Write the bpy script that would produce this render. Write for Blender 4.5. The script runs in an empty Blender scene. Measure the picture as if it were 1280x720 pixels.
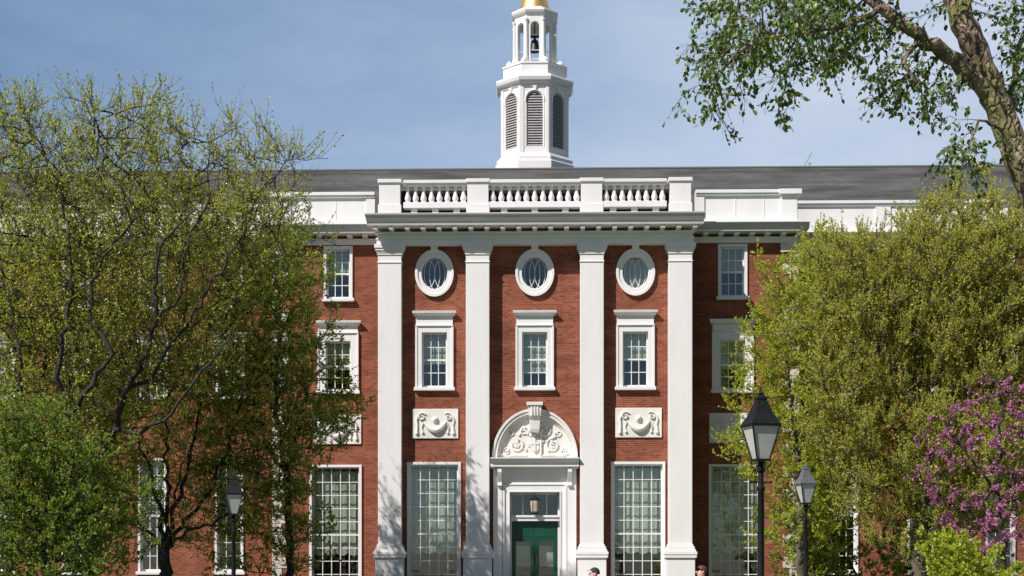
import bpy, bmesh, math, random
import numpy as np
from mathutils import Vector, Matrix
random.seed(7)
R = math.radians
PI = math.pi

# ------------------------------------------------------------------ camera, sky, sun, exposure
scene = bpy.context.scene
COL = scene.collection
F, CX, CY, PSI, CAMY, CAMZ = 1980.0, 616.6, 718.0, R(1.5), -60.0, 1.6
cam_d = bpy.data.cameras.new('camera')
cam = bpy.data.objects.new('camera', cam_d)
COL.objects.link(cam)
cam.location = (0, CAMY, CAMZ)
cam.rotation_euler = (R(90), 0, PSI)
cam_d.sensor_width = 36
cam_d.lens = F / 1280 * 36
cam_d.shift_x = (640 - CX) / 1280
cam_d.shift_y = (CY - 360) / 1280
cam_d.clip_start = 0.2
cam_d.clip_end = 4000
scene.camera = cam

SUN_AZ, SUN_EL = R(228), R(45)          # azimuth clockwise from +Y
sun_vec = Vector((math.sin(SUN_AZ) * math.cos(SUN_EL), math.cos(SUN_AZ) * math.cos(SUN_EL), math.sin(SUN_EL)))
sl = bpy.data.lights.new('sun', 'SUN')
sl.energy = 5.0
sl.angle = R(0.5)
sl.color = (1.0, 0.945, 0.895)
so = bpy.data.objects.new('sun', sl)
COL.objects.link(so)
so.rotation_euler = sun_vec.to_track_quat('Z', 'Y').to_euler()

world = bpy.data.worlds.new('World')
scene.world = world
world.use_nodes = True
wn, wl = world.node_tree.nodes, world.node_tree.links
wn.clear()
w_out = wn.new('ShaderNodeOutputWorld')
w_bg = wn.new('ShaderNodeBackground')
w_bg.inputs[1].default_value = 0.05
sky = wn.new('ShaderNodeTexSky')
sky.sky_type = 'NISHITA'
sky.sun_disc = False
sky.sun_elevation = SUN_EL
sky.sun_rotation = SUN_AZ
sky.air_density = 0.8
sky.dust_density = 0.3
sky.ozone_density = 3.0
w_tc = wn.new('ShaderNodeTexCoord')
w_map = wn.new('ShaderNodeMapping')
w_map.inputs['Scale'].default_value = (2.2, 2.2, 6.5)
w_map.inputs['Location'].default_value = (0.35, 0.0, 0.2)
w_no = wn.new('ShaderNodeTexNoise')
w_no.inputs['Scale'].default_value = 1.0
w_no.inputs['Detail'].default_value = 6
w_no.inputs['Roughness'].default_value = 0.55
w_cr = wn.new('ShaderNodeValToRGB')
w_cr.color_ramp.elements[0].position = 0.30
w_cr.color_ramp.elements[0].color = (0.38, 0.38, 0.38, 1)
w_cr.color_ramp.elements[1].position = 0.75
w_cr.color_ramp.elements[1].color = (0.80, 0.80, 0.80, 1)
w_mix = wn.new('ShaderNodeMix')
w_mix.data_type = 'RGBA'
w_mix.inputs[7].default_value = (10.7, 13.3, 17.4, 1)
wl.new(w_tc.outputs['Generated'], w_map.inputs[0])
wl.new(w_map.outputs[0], w_no.inputs['Vector'])
wl.new(w_no.outputs[0], w_cr.inputs[0])
w_sep = wn.new('ShaderNodeSeparateXYZ')
wl.new(w_tc.outputs['Generated'], w_sep.inputs[0])
w_mr = wn.new('ShaderNodeMapRange')
w_mr.inputs[1].default_value = -0.2
w_mr.inputs[2].default_value = 0.7
w_mr.inputs[3].default_value = 0.0
w_mr.inputs[4].default_value = 1.0
wl.new(w_sep.outputs[1], w_mr.inputs[0])
w_mul = wn.new('ShaderNodeMath')
w_mul.operation = 'MULTIPLY'
w_ea = wn.new('ShaderNodeMath')          # thicker veil towards the east
w_ea.operation = 'MULTIPLY_ADD'
w_ea.inputs[1].default_value = 0.7
wl.new(w_sep.outputs[0], w_ea.inputs[0])
wl.new(w_cr.outputs[0], w_ea.inputs[2])
wl.new(w_ea.outputs[0], w_mul.inputs[0])
w_veil = wn.new('ShaderNodeMix')          # thin haze is blue, thick cloud is paler and greyer
w_veil.data_type = 'RGBA'
w_veil.inputs[6].default_value = (6.6, 10.6, 17.2, 1)
w_veil.inputs[7].default_value = (12.2, 13.5, 15.6, 1)
w_vr = wn.new('ShaderNodeMapRange')
w_vr.inputs[1].default_value = 0.3
w_vr.inputs[2].default_value = 0.85
wl.new(w_ea.outputs[0], w_vr.inputs[0])
wl.new(w_vr.outputs[0], w_veil.inputs[0])
wl.new(w_veil.outputs[2], w_mix.inputs[7])
wl.new(w_mr.outputs[0], w_mul.inputs[1])
wl.new(w_mul.outputs[0], w_mix.inputs[0])
wl.new(sky.outputs[0], w_mix.inputs[6])
wl.new(w_mix.outputs[2], w_bg.inputs[0])
wl.new(w_bg.outputs[0], w_out.inputs[0])

scene.view_settings.view_transform = 'Standard'
scene.view_settings.look = 'None'
scene.view_settings.gamma = 1
scene.view_settings.use_curve_mapping = False
scene.view_settings.exposure = 0.25
scene.cycles.max_bounces = 6
scene.cycles.transparent_max_bounces = 8


def W(px, py, Y):
    """the world point at depth plane Y seen at pixel (px, py) of the 1280x720 photograph"""
    a = (px - CX) / F
    b = (CY - py) / F
    dx = -math.sin(PSI) + math.cos(PSI) * a
    dy = math.cos(PSI) + math.sin(PSI) * a
    t = (Y - CAMY) / dy
    return Vector((t * dx, Y, CAMZ + t * b))


# ------------------------------------------------------------------ materials
def new_mat(name, col=(0.5, 0.5, 0.5), rough=0.6, metal=0.0, spec=0.5):
    m = bpy.data.materials.new(name)
    m.use_nodes = True
    b = m.node_tree.nodes['Principled BSDF']
    b.inputs['Base Color'].default_value = (*col, 1)
    b.inputs['Roughness'].default_value = rough
    b.inputs['Metallic'].default_value = metal
    b.inputs['Specular IOR Level'].default_value = spec
    return m


def noise_mat(name, c1, c2, rough=0.6, scale=3.0, detail=6, stretch=(1, 1, 1), lo=0.35, hi=0.65, bump=0.0, bscale=30, metal=0.0, spec=0.5):
    m = new_mat(name, c1, rough, metal, spec)
    nt = m.node_tree
    n, l = nt.nodes, nt.links
    b = n['Principled BSDF']
    tc = n.new('ShaderNodeTexCoord')
    mp = n.new('ShaderNodeMapping')
    mp.inputs['Scale'].default_value = stretch
    no = n.new('ShaderNodeTexNoise')
    no.inputs['Scale'].default_value = scale
    no.inputs['Detail'].default_value = detail
    cr = n.new('ShaderNodeValToRGB')
    cr.color_ramp.elements[0].position = lo
    cr.color_ramp.elements[0].color = (*c1, 1)
    cr.color_ramp.elements[1].position = hi
    cr.color_ramp.elements[1].color = (*c2, 1)
    l.new(tc.outputs['Object'], mp.inputs[0])
    l.new(mp.outputs[0], no.inputs['Vector'])
    l.new(no.outputs[0], cr.inputs[0])
    l.new(cr.outputs[0], b.inputs['Base Color'])
    if bump:
        nb = n.new('ShaderNodeTexNoise')
        nb.inputs['Scale'].default_value = bscale
        nb.inputs['Detail'].default_value = 5
        bp = n.new('ShaderNodeBump')
        bp.inputs['Strength'].default_value = bump
        bp.inputs['Distance'].default_value = 0.03
        l.new(mp.outputs[0], nb.inputs['Vector'])
        l.new(nb.outputs[0], bp.inputs['Height'])
        l.new(bp.outputs[0], b.inputs['Normal'])
    return m


M = {}
M['white'] = noise_mat('white_paint', (0.755, 0.735, 0.73), (0.81, 0.795, 0.79), 0.5, 1.6, 8, (1, 1, 0.25), 0.3, 0.6, 0.08, 14)
M['stone'] = noise_mat('pale_stone', (0.70, 0.67, 0.63), (0.80, 0.78, 0.74), 0.75, 3, 8, (1, 1, 1), 0.3, 0.7, 0.2, 25)
M['quoin'] = noise_mat('quoin_stone', (0.50, 0.44, 0.37), (0.66, 0.60, 0.53), 0.8, 1.4, 6, (1, 1, 1), 0.3, 0.7, 0.3, 25)
M['lead'] = noise_mat('grey_cornice_metal', (0.33, 0.325, 0.32), (0.42, 0.415, 0.41), 0.55, 2, 6, (0.4, 1, 3), 0.3, 0.7)
M['lead_light'] = noise_mat('grey_cornice_metal_worn', (0.46, 0.47, 0.48), (0.55, 0.56, 0.57), 0.55, 2, 6, (0.4, 1, 3), 0.3, 0.7)
M['deck'] = noise_mat('near_black_deck', (0.012, 0.009, 0.008), (0.02, 0.015, 0.013), 0.9, 4)
M['black'] = noise_mat('black_cast_iron', (0.006, 0.007, 0.007), (0.012, 0.013, 0.013), 0.65, 20, 4, (1, 1, 1), 0.3, 0.7, 0.2, 40, spec=0.25)
M['greypaint'] = noise_mat('grey_painted_iron', (0.09, 0.095, 0.10), (0.13, 0.135, 0.14), 0.5, 20)
M['gold'] = noise_mat('gold_leaf', (0.72, 0.48, 0.16), (0.80, 0.56, 0.22), 0.42, 4, 4, (1, 1, 1), 0.3, 0.7, 0.15, 12, metal=0.75)
M['green'] = noise_mat('green_door_paint', (0.003, 0.055, 0.030), (0.005, 0.072, 0.042), 0.38, 3)
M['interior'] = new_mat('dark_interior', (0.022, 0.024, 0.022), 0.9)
M['louver'] = noise_mat('grey_louver_paint', (0.34, 0.33, 0.32), (0.42, 0.41, 0.40), 0.6, 6)
M['bronze'] = noise_mat('dark_bell_bronze', (0.02, 0.02, 0.02), (0.04, 0.04, 0.035), 0.45, 6, metal=0.6)
M['brass'] = new_mat('brass', (0.45, 0.30, 0.10), 0.35, 1.0)
M['step'] = noise_mat('granite_steps', (0.30, 0.29, 0.28), (0.42, 0.41, 0.39), 0.8, 8)
M['frost'] = noise_mat('frosted_lamp_glass', (0.44, 0.43, 0.42), (0.56, 0.55, 0.54), 0.3, 3)
M['lantern_glass'] = noise_mat('lantern_glass_sheen', (0.40, 0.33, 0.26), (0.55, 0.47, 0.38), 0.3, 5)  # beige tone stands in for light shining off the glass


def brick_mat():
    m = new_mat('red_brick', (0.3, 0.08, 0.05), 0.88, spec=0.2)
    n, l = m.node_tree.nodes, m.node_tree.links
    b = n['Principled BSDF']
    tc = n.new('ShaderNodeTexCoord')
    sp = n.new('ShaderNodeSeparateXYZ')
    ad = n.new('ShaderNodeMath')
    cb = n.new('ShaderNodeCombineXYZ')
    l.new(tc.outputs['Object'], sp.inputs[0])
    l.new(sp.outputs[0], ad.inputs[0])
    l.new(sp.outputs[1], ad.inputs[1])
    l.new(ad.outputs[0], cb.inputs[0])
    l.new(sp.outputs[2], cb.inputs[1])
    br = n.new('ShaderNodeTexBrick')
    br.inputs['Scale'].default_value = 1
    br.inputs['Brick Width'].default_value = 0.215
    br.inputs['Row Height'].default_value = 0.078
    br.inputs['Mortar Size'].default_value = 0.008
    br.inputs['Mortar Smooth'].default_value = 0.2
    br.inputs['Bias'].default_value = -0.1
    br.inputs['Color1'].default_value = (0.30, 0.084, 0.044, 1)
    br.inputs['Color2'].default_value = (0.165, 0.041, 0.025, 1)
    br.inputs['Mortar'].default_value = (0.27, 0.155, 0.105, 1)
    l.new(cb.outputs[0], br.inputs['Vector'])
    # an odd course every sixth row reads a little paler
    no = n.new('ShaderNodeTexNoise')
    no.inputs['Scale'].default_value = 0.9
    no.inputs['Detail'].default_value = 8
    mp = n.new('ShaderNodeMapping')
    mp.inputs['Scale'].default_value = (0.7, 2.0, 1)
    l.new(cb.outputs[0], mp.inputs[0])
    l.new(mp.outputs[0], no.inputs['Vector'])
    mr = n.new('ShaderNodeMapRange')
    mr.inputs[1].default_value = 0.3
    mr.inputs[2].default_value = 0.7
    mr.inputs[3].default_value = 0.74
    mr.inputs[4].default_value = 1.24
    l.new(no.outputs[0], mr.inputs[0])
    mu = n.new('ShaderNodeMix')
    mu.data_type = 'RGBA'
    mu.blend_type = 'MULTIPLY'
    mu.inputs[0].default_value = 1
    l.new(br.outputs[0], mu.inputs[6])
    l.new(mr.outputs[0], mu.inputs[7])
    l.new(mu.outputs[2], b.inputs['Base Color'])
    bp = n.new('ShaderNodeBump')
    bp.inputs['Strength'].default_value = 0.5
    bp.inputs['Distance'].default_value = 0.01
    bp.invert = True
    l.new(br.outputs['Fac'], bp.inputs['Height'])
    l.new(bp.outputs[0], b.inputs['Normal'])
    return m


M['brick'] = brick_mat()


def slate_mat():
    m = new_mat('grey_roof_slate', (0.1, 0.1, 0.1), 0.8)
    n, l = m.node_tree.nodes, m.node_tree.links
    b = n['Principled BSDF']
    tc = n.new('ShaderNodeTexCoord')
    sp = n.new('ShaderNodeSeparateXYZ')
    cb = n.new('ShaderNodeCombineXYZ')
    l.new(tc.outputs['Object'], sp.inputs[0])
    l.new(sp.outputs[0], cb.inputs[0])
    l.new(sp.outputs[2], cb.inputs[1])
    br = n.new('ShaderNodeTexBrick')
    br.inputs['Scale'].default_value = 1
    br.inputs['Brick Width'].default_value = 0.3
    br.inputs['Row Height'].default_value = 0.14
    br.inputs['Mortar Size'].default_value = 0.012
    br.inputs['Color1'].default_value = (0.074, 0.072, 0.068, 1)
    br.inputs['Color2'].default_value = (0.060, 0.059, 0.058, 1)
    br.inputs['Mortar'].default_value = (0.045, 0.045, 0.045, 1)
    l.new(cb.outputs[0], br.inputs['Vector'])
    no = n.new('ShaderNodeTexNoise')
    no.inputs['Scale'].default_value = 1.2
    no.inputs['Detail'].default_value = 8
    mp = n.new('ShaderNodeMapping')
    mp.inputs['Scale'].default_value = (0.3, 2.4, 1)
    l.new(cb.outputs[0], mp.inputs[0])
    l.new(mp.outputs[0], no.inputs['Vector'])
    mr = n.new('ShaderNodeMapRange')
    mr.inputs[1].default_value = 0.3
    mr.inputs[2].default_value = 0.7
    mr.inputs[3].default_value = 0.5
    mr.inputs[4].default_value = 1.6
    l.new(no.outputs[0], mr.inputs[0])
    mu = n.new('ShaderNodeMix')
    mu.data_type = 'RGBA'
    mu.blend_type = 'MULTIPLY'
    mu.inputs[0].default_value = 1
    l.new(br.outputs[0], mu.inputs[6])
    l.new(mr.outputs[0], mu.inputs[7])
    l.new(mu.outputs[2], b.inputs['Base Color'])
    return m


M['slate'] = slate_mat()


def glass_mat():
    m = bpy.data.materials.new('window_glass')
    m.use_nodes = True
    n, l = m.node_tree.nodes, m.node_tree.links
    n.clear()
    out = n.new('ShaderNodeOutputMaterial')
    mix = n.new('ShaderNodeMixShader')
    tr = n.new('ShaderNodeBsdfTransparent')
    tr.inputs[0].default_value = (0.95, 0.98, 0.965, 1)
    gl = n.new('ShaderNodeBsdfGlossy')
    gl.inputs['Roughness'].default_value = 0.02
    lw = n.new('ShaderNodeLayerWeight')
    lw.inputs[0].default_value = 0.5
    pw = n.new('ShaderNodeMath')
    pw.operation = 'POWER'
    pw.inputs[1].default_value = 4
    fr = n.new('ShaderNodeMath')
    fr.operation = 'MULTIPLY_ADD'
    fr.inputs[1].default_value = 0.85
    fr.inputs[2].default_value = 0.11
    l.new(lw.outputs['Facing'], pw.inputs[0])
    l.new(pw.outputs[0], fr.inputs[0])
    tc = n.new('ShaderNodeTexCoord')
    no = n.new('ShaderNodeTexNoise')
    no.inputs['Scale'].default_value = 1.5
    bp = n.new('ShaderNodeBump')
    bp.inputs['Strength'].default_value = 0.12
    bp.inputs['Distance'].default_value = 0.03
    l.new(tc.outputs['Object'], no.inputs['Vector'])
    l.new(no.outputs[0], bp.inputs['Height'])
    l.new(bp.outputs[0], gl.inputs['Normal'])
    l.new(fr.outputs[0], mix.inputs[0])
    l.new(tr.outputs[0], mix.inputs[1])
    l.new(gl.outputs[0], mix.inputs[2])
    l.new(mix.outputs[0], out.inputs[0])
    return m


M['glass'] = glass_mat()
M['blind'] = noise_mat('pale_green_blind', (0.36, 0.40, 0.33), (0.50, 0.54, 0.46), 0.8, 1.2, 4, (1, 1, 1), 0.35, 0.65)


def leaf_mat(name, cols, transl=0.5, rough=0.5):
    """foliage: every leaf takes one colour of its own from the ramp"""
    m = bpy.data.materials.new(name)
    m.use_nodes = True
    n, l = m.node_tree.nodes, m.node_tree.links
    n.clear()
    out = n.new('ShaderNodeOutputMaterial')
    ge = n.new('ShaderNodeNewGeometry')
    cr = n.new('ShaderNodeValToRGB')
    els = cr.color_ramp.elements
    while len(els) < len(cols):
        els.new(0.5)
    for i, c in enumerate(cols):
        els[i].position = i / (len(cols) - 1)
        els[i].color = (*c, 1)
    l.new(ge.outputs['Random Per Island'], cr.inputs[0])
    di = n.new('ShaderNodeBsdfPrincipled')
    di.inputs['Roughness'].default_value = rough
    di.inputs['Specular IOR Level'].default_value = 0.35
    tl = n.new('ShaderNodeBsdfTranslucent')
    gm = n.new('ShaderNodeMix')
    gm.data_type = 'RGBA'
    gm.blend_type = 'MULTIPLY'
    gm.inputs[0].default_value = 1
    gm.inputs[7].default_value = (1.3, 1.25, 0.6, 1)
    l.new(cr.outputs[0], di.inputs['Base Color'])
    l.new(cr.outputs[0], gm.inputs[6])
    l.new(gm.outputs[2], tl.inputs[0])
    mx = n.new('ShaderNodeMixShader')
    mx.inputs[0].default_value = transl
    l.new(di.outputs[0], mx.inputs[1])
    l.new(tl.outputs[0], mx.inputs[2])
    l.new(mx.outputs[0], out.inputs[0])
    return m


M['bark_dark'] = noise_mat('dark_grey_bark', (0.018, 0.014, 0.012), (0.055, 0.044, 0.036), 0.9, 6, 8, (1, 1, 0.25), 0.35, 0.7, 0.6, 20)
M['bark_brown'] = noise_mat('grey_brown_bark', (0.07, 0.055, 0.042), (0.15, 0.12, 0.095), 0.9, 6, 8, (1, 1, 0.25), 0.35, 0.7, 0.6, 20)


def elm_bark():
    m = noise_mat('mossy_brown_bark', (0.10, 0.07, 0.048), (0.37, 0.28, 0.20), 0.9, 7, 10, (1, 1, 0.3), 0.40, 0.64, 1.0, 14)
    n, l = m.node_tree.nodes, m.node_tree.links
    b = n['Principled BSDF']
    cr = [x for x in n if x.type == 'VALTORGB'][0]
    tc = [x for x in n if x.type == 'TEX_COORD'][0]
    no = n.new('ShaderNodeTexNoise')
    no.inputs['Scale'].default_value = 2.4
    no.inputs['Detail'].default_value = 5
    c2 = n.new('ShaderNodeValToRGB')
    c2.color_ramp.elements[0].position = 0.5
    c2.color_ramp.elements[1].position = 0.68
    mx = n.new('ShaderNodeMix')
    mx.data_type = 'RGBA'
    mx.inputs[7].default_value = (0.16, 0.15, 0.05, 1)
    vo = n.new('ShaderNodeTexVoronoi')                # long plates split by furrows
    vo.feature = 'DISTANCE_TO_EDGE'
    vo.inputs['Scale'].default_value = 16
    vm = n.new('ShaderNodeMapping')
    vm.inputs['Scale'].default_value = (1, 1, 0.22)
    dn = n.new('ShaderNodeTexNoise')
    dn.inputs['Scale'].default_value = 6
    dm_ = n.new('ShaderNodeMixRGB')
    dm_.inputs[0].default_value = 0.12
    l.new(tc.outputs['Object'], vm.inputs[0])
    l.new(tc.outputs['Object'], dn.inputs['Vector'])
    l.new(vm.outputs[0], dm_.inputs[1])
    l.new(dn.outputs['Color'], dm_.inputs[2])
    l.new(dm_.outputs[0], vo.inputs['Vector'])
    mr = n.new('ShaderNodeMapRange')
    mr.inputs[1].default_value = 0.0
    mr.inputs[2].default_value = 0.22
    l.new(vo.outputs[0], mr.inputs[0])
    b2 = n.new('ShaderNodeBump')
    b2.inputs['Strength'].default_value = 0.9
    b2.inputs['Distance'].default_value = 0.03
    ob = [x for x in n if x.type == 'BUMP' and x != b2][0]
    l.new(mr.outputs[0], b2.inputs['Height'])
    l.new(ob.outputs[0], b2.inputs['Normal'])
    l.new(b2.outputs[0], b.inputs['Normal'])
    l.new(tc.outputs['Object'], no.inputs['Vector'])
    l.new(no.outputs[0], c2.inputs[0])
    l.new(c2.outputs[0], mx.inputs[0])
    l.new(cr.outputs[0], mx.inputs[6])
    l.new(mx.outputs[2], b.inputs['Base Color'])
    return m


M['bark_elm'] = elm_bark()
M['leaf_left'] = leaf_mat('young_olive_leaves', [(0.228, 0.276, 0.052), (0.455, 0.468, 0.088), (0.607, 0.607, 0.147), (0.305, 0.387, 0.073)])
M['leaf_inner'] = leaf_mat('dull_olive_leaves', [(0.202, 0.292, 0.055), (0.408, 0.485, 0.087), (0.573, 0.581, 0.122), (0.532, 0.330, 0.103)])
M['leaf_fresh'] = leaf_mat('fresh_green_leaves', [(0.135, 0.193, 0.034), (0.221, 0.314, 0.048), (0.317, 0.384, 0.077), (0.098, 0.148, 0.034)])
M['leaf_right'] = leaf_mat('yellow_green_leaves', [(0.286, 0.326, 0.051), (0.478, 0.502, 0.088), (0.645, 0.609, 0.151), (0.334, 0.414, 0.077), (0.478, 0.326, 0.126)])
M['leaf_right2'] = leaf_mat('bright_green_leaves', [(0.261, 0.325, 0.034), (0.441, 0.516, 0.061), (0.573, 0.603, 0.085), (0.235, 0.301, 0.034)])
M['leaf_elm'] = leaf_mat('dark_elm_leaves', [(0.046, 0.090, 0.025), (0.087, 0.159, 0.036), (0.176, 0.277, 0.054), (0.062, 0.109, 0.032), (0.326, 0.397, 0.071)], 0.3, 0.35)
M['blossom'] = leaf_mat('magenta_blossom', [(0.332, 0.100, 0.225), (0.508, 0.213, 0.369), (0.244, 0.063, 0.163), (0.619, 0.336, 0.462)], 0.25)
M['grass'] = noise_mat('lawn', (0.035, 0.07, 0.018), (0.06, 0.10, 0.03), 0.9, 0.8, 10, (1, 1, 1), 0.3, 0.7, 0.5, 40)
M['path'] = noise_mat('pale_paving', (0.30, 0.27, 0.24), (0.40, 0.36, 0.32), 0.85, 3, 8)


# ------------------------------------------------------------------ mesh builder
class MB:
    def __init__(s):
        s.v, s.f = [], []

    def add(s, verts, faces):
        o = len(s.v)
        s.v.extend([tuple(p) for p in verts])
        s.f.extend([tuple(i + o for i in f) for f in faces])
        return s

    def box(s, x0, x1, y0, y1, z0, z1):
        return s.add([(x0, y0, z0), (x1, y0, z0), (x1, y1, z0), (x0, y1, z0), (x0, y0, z1), (x1, y0, z1), (x1, y1, z1), (x0, y1, z1)],
                     [(0, 3, 2, 1), (4, 5, 6, 7), (0, 1, 5, 4), (1, 2, 6, 5), (2, 3, 7, 6), (3, 0, 4, 7)])

    def prism(s, pts, y0, y1):
        """closed outline of (x, z), anticlockwise seen from -Y, pushed from y0 (front) to y1"""
        n = len(pts)
        vs = [(x, y0, z) for x, z in pts] + [(x, y1, z) for x, z in pts]
        fs = [tuple(range(n)), tuple(range(2 * n - 1, n - 1, -1))]
        fs += [(i, i + n, (i + 1) % n + n, (i + 1) % n) for i in range(n)]
        return s.add(vs, fs)

    def profile_x(s, pts, x0, x1, ret=0.0):
        """closed outline of (y, z) swept along x; vertices with y below 0 stick out at the ends by ret * -y"""
        n = len(pts)
        vs = [(x0 - ret * max(0, -y), y, z) for y, z in pts] + [(x1 + ret * max(0, -y), y, z) for y, z in pts]
        fs = [tuple(range(n)), tuple(range(2 * n - 1, n - 1, -1))]
        fs += [(i, i + n, (i + 1) % n + n, (i + 1) % n) for i in range(n)]
        return s.add(vs, fs)

    def lathe(s, prof, cx=0, cy=0, n=12, rot=0.0, sx=1, sy=1):
        """prof: list of (radius, z) bottom to top"""
        vs, fs = [], []
        for r, z in prof:
            for k in range(n):
                a = rot + 2 * PI * k / n
                vs.append((cx + sx * r * math.cos(a), cy + sy * r * math.sin(a), z))
        for i in range(len(prof) - 1):
            for k in range(n):
                k2 = (k + 1) % n
                fs.append((i * n + k, i * n + k2, (i + 1) * n + k2, (i + 1) * n + k))
        fs.append(tuple(range(n - 1, -1, -1)))
        fs.append(tuple(range((len(prof) - 1) * n, len(prof) * n)))
        return s.add(vs, fs)

    def tube(s, pts, rad, n=6, closed=False):
        pts = [Vector(p) for p in pts]
        m = len(pts)
        if not isinstance(rad, (list, tuple)):
            rad = [rad] * m
        vs, fs = [], []
        ref = None
        for i, p in enumerate(pts):
            if closed:
                t = pts[(i + 1) % m] - pts[i - 1]
            else:
                t = pts[min(i + 1, m - 1)] - pts[max(i - 1, 0)]
            t.normalize()
            if ref is None:
                ref = Vector((0, 1, 0)) if abs(t.y) < 0.9 else Vector((1, 0, 0))
            u = (ref - t * ref.dot(t)).normalized()
            w = t.cross(u)
            ref = u
            for k in range(n):
                a = 2 * PI * k / n
                vs.append(p + (u * math.cos(a) + w * math.sin(a)) * rad[i])
        segs = m if closed else m - 1
        for i in range(segs):
            j = (i + 1) % m
            for k in range(n):
                k2 = (k + 1) % n
                fs.append((i * n + k, i * n + k2, j * n + k2, j * n + k))
        if not closed:
            fs.append(tuple(range(n - 1, -1, -1)))
            fs.append(tuple(range((m - 1) * n, m * n)))
        return s.add(vs, fs)

    def ball(s, c, rx, ry, rz, n=10, m=6):
        vs, fs = [(c[0], c[1], c[2] - rz)], []
        for i in range(1, m):
            a = -PI / 2 + PI * i / m
            for k in range(n):
                b = 2 * PI * k / n
                vs.append((c[0] + rx * math.cos(a) * math.cos(b), c[1] + ry * math.cos(a) * math.sin(b), c[2] + rz * math.sin(a)))
        vs.append((c[0], c[1], c[2] + rz))
        for k in range(n):
            fs.append((0, 1 + (k + 1) % n, 1 + k))
            fs.append((len(vs) - 1, 1 + (m - 2) * n + k, 1 + (m - 2) * n + (k + 1) % n))
        for i in range(m - 2):
            for k in range(n):
                k2 = (k + 1) % n
                fs.append((1 + i * n + k, 1 + i * n + k2, 1 + (i + 1) * n + k2, 1 + (i + 1) * n + k))
        return s.add(vs, fs)

    def build(s, name, mat, parent=None, smooth=False, loc=None, bevel=0, recalc=True):
        me = bpy.data.meshes.new(name)
        me.from_pydata(s.v, [], s.f)
        me.materials.append(mat)
        if recalc:
            bm = bmesh.new()
            bm.from_mesh(me)
            bmesh.ops.recalc_face_normals(bm, faces=bm.faces)
            bm.to_mesh(me)
            bm.free()
        if smooth:
            me.shade_smooth()
            try:
                me.set_sharp_from_angle(angle=R(40))
            except Exception:
                pass
        o = bpy.data.objects.new(name, me)
        COL.objects.link(o)
        if parent:
            o.parent = parent
        if loc:
            o.location = loc
        if bevel:
            md = o.modifiers.new('bevel', 'BEVEL')
            md.width = bevel
            md.segments = 2
            md.limit_method = 'ANGLE'
        return o


def tag(o, label=None, cat=None, group=None, kind=None):
    if label:
        o['label'] = label
    if cat:
        o['category'] = cat
    if group:
        o['group'] = group
    if kind:
        o['kind'] = kind
    return o


def empty(name, loc=(0, 0, 0), rz=0, parent=None):
    o = bpy.data.objects.new(name, None)
    COL.objects.link(o)
    o.location = loc
    o.rotation_euler = (0, 0, rz)
    o.empty_display_size = 0.3
    if parent:
        o.parent = parent
    return o


def copy_tree(o, parent=None, loc=None):
    c = o.copy()
    COL.objects.link(c)
    c.parent = parent
    if loc is not None:
        c.location = loc
    for ch in [x for x in o.children]:
        copy_tree(ch, c)
    return c


# ------------------------------------------------------------------ ground
g = MB()
g.add([(-900, -900, 0), (900, -900, 0), (900, 900, 0), (-900, 900, 0)], [(0, 1, 2, 3)])
tag(g.build('ground', M['grass'], recalc=False), kind='structure')
g = MB()
g.add([(-2.2, -75, 0.004), (2.2, -75, 0.004), (2.2, -4.84, 0.004), (-2.2, -4.84, 0.004)], [(0, 1, 2, 3)])
g.add([(-7, -9.5, 0.012), (7, -9.5, 0.012), (7, -4.9, 0.012), (-7, -4.9, 0.012)], [(0, 1, 2, 3)])  # unseen forecourt paving, added to bounce light up under the cornice
g.add([(-30, -30.5, 0.008), (-2.2, -30.5, 0.008), (-2.2, -27.5, 0.008), (-30, -27.5, 0.008)], [(0, 1, 2, 3)])
g.add([(2.2, -30.5, 0.008), (30, -30.5, 0.008), (30, -27.5, 0.008), (2.2, -27.5, 0.008)], [(0, 1, 2, 3)])
tag(g.build('path', M['path'], recalc=False), kind='structure')

# ------------------------------------------------------------------ the building
B = empty('brick_building')
tag(B, 'red brick hall with four white pilasters, white balustrade and gold topped cupola', 'building')
YP, YB, YW, YF = 0.0, 0.45, 1.9, 3.4       # pilaster front, portico brick, wing brick, far wing brick


def wall_holes(mb, x0, x1, z0, z1, y, holes, depth=0.28):
    xs = sorted({x0, x1, *[h[0] for h in holes], *[h[1] for h in holes]})
    zs = sorted({z0, z1, *[h[2] for h in holes], *[h[3] for h in holes]})

    def inh(a, b):
        return any(h[0] < a < h[1] and h[2] < b < h[3] for h in holes)
    for i in range(len(xs) - 1):
        for j in range(len(zs) - 1):
            if not inh((xs[i] + xs[i + 1]) / 2, (zs[j] + zs[j + 1]) / 2):
                a, b, c, d = xs[i], xs[i + 1], zs[j], zs[j + 1]
                mb.add([(a, y, c), (b, y, c), (b, y, d), (a, y, d)], [(0, 1, 2, 3)])
                mb.add([(a, y + depth, c), (b, y + depth, c), (b, y + depth, d), (a, y + depth, d)], [(3, 2, 1, 0)])
    for a, b, c, d in holes:
        for p, q in (((a, c), (a, d)), ((b, c), (b, d)), ((a, c), (b, c)), ((a, d), (b, d))):
            mb.add([(p[0], y, p[1]), (q[0], y, q[1]), (q[0], y + depth, q[1]), (p[0], y + depth, p[1])], [(0, 1, 2, 3)])


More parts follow.
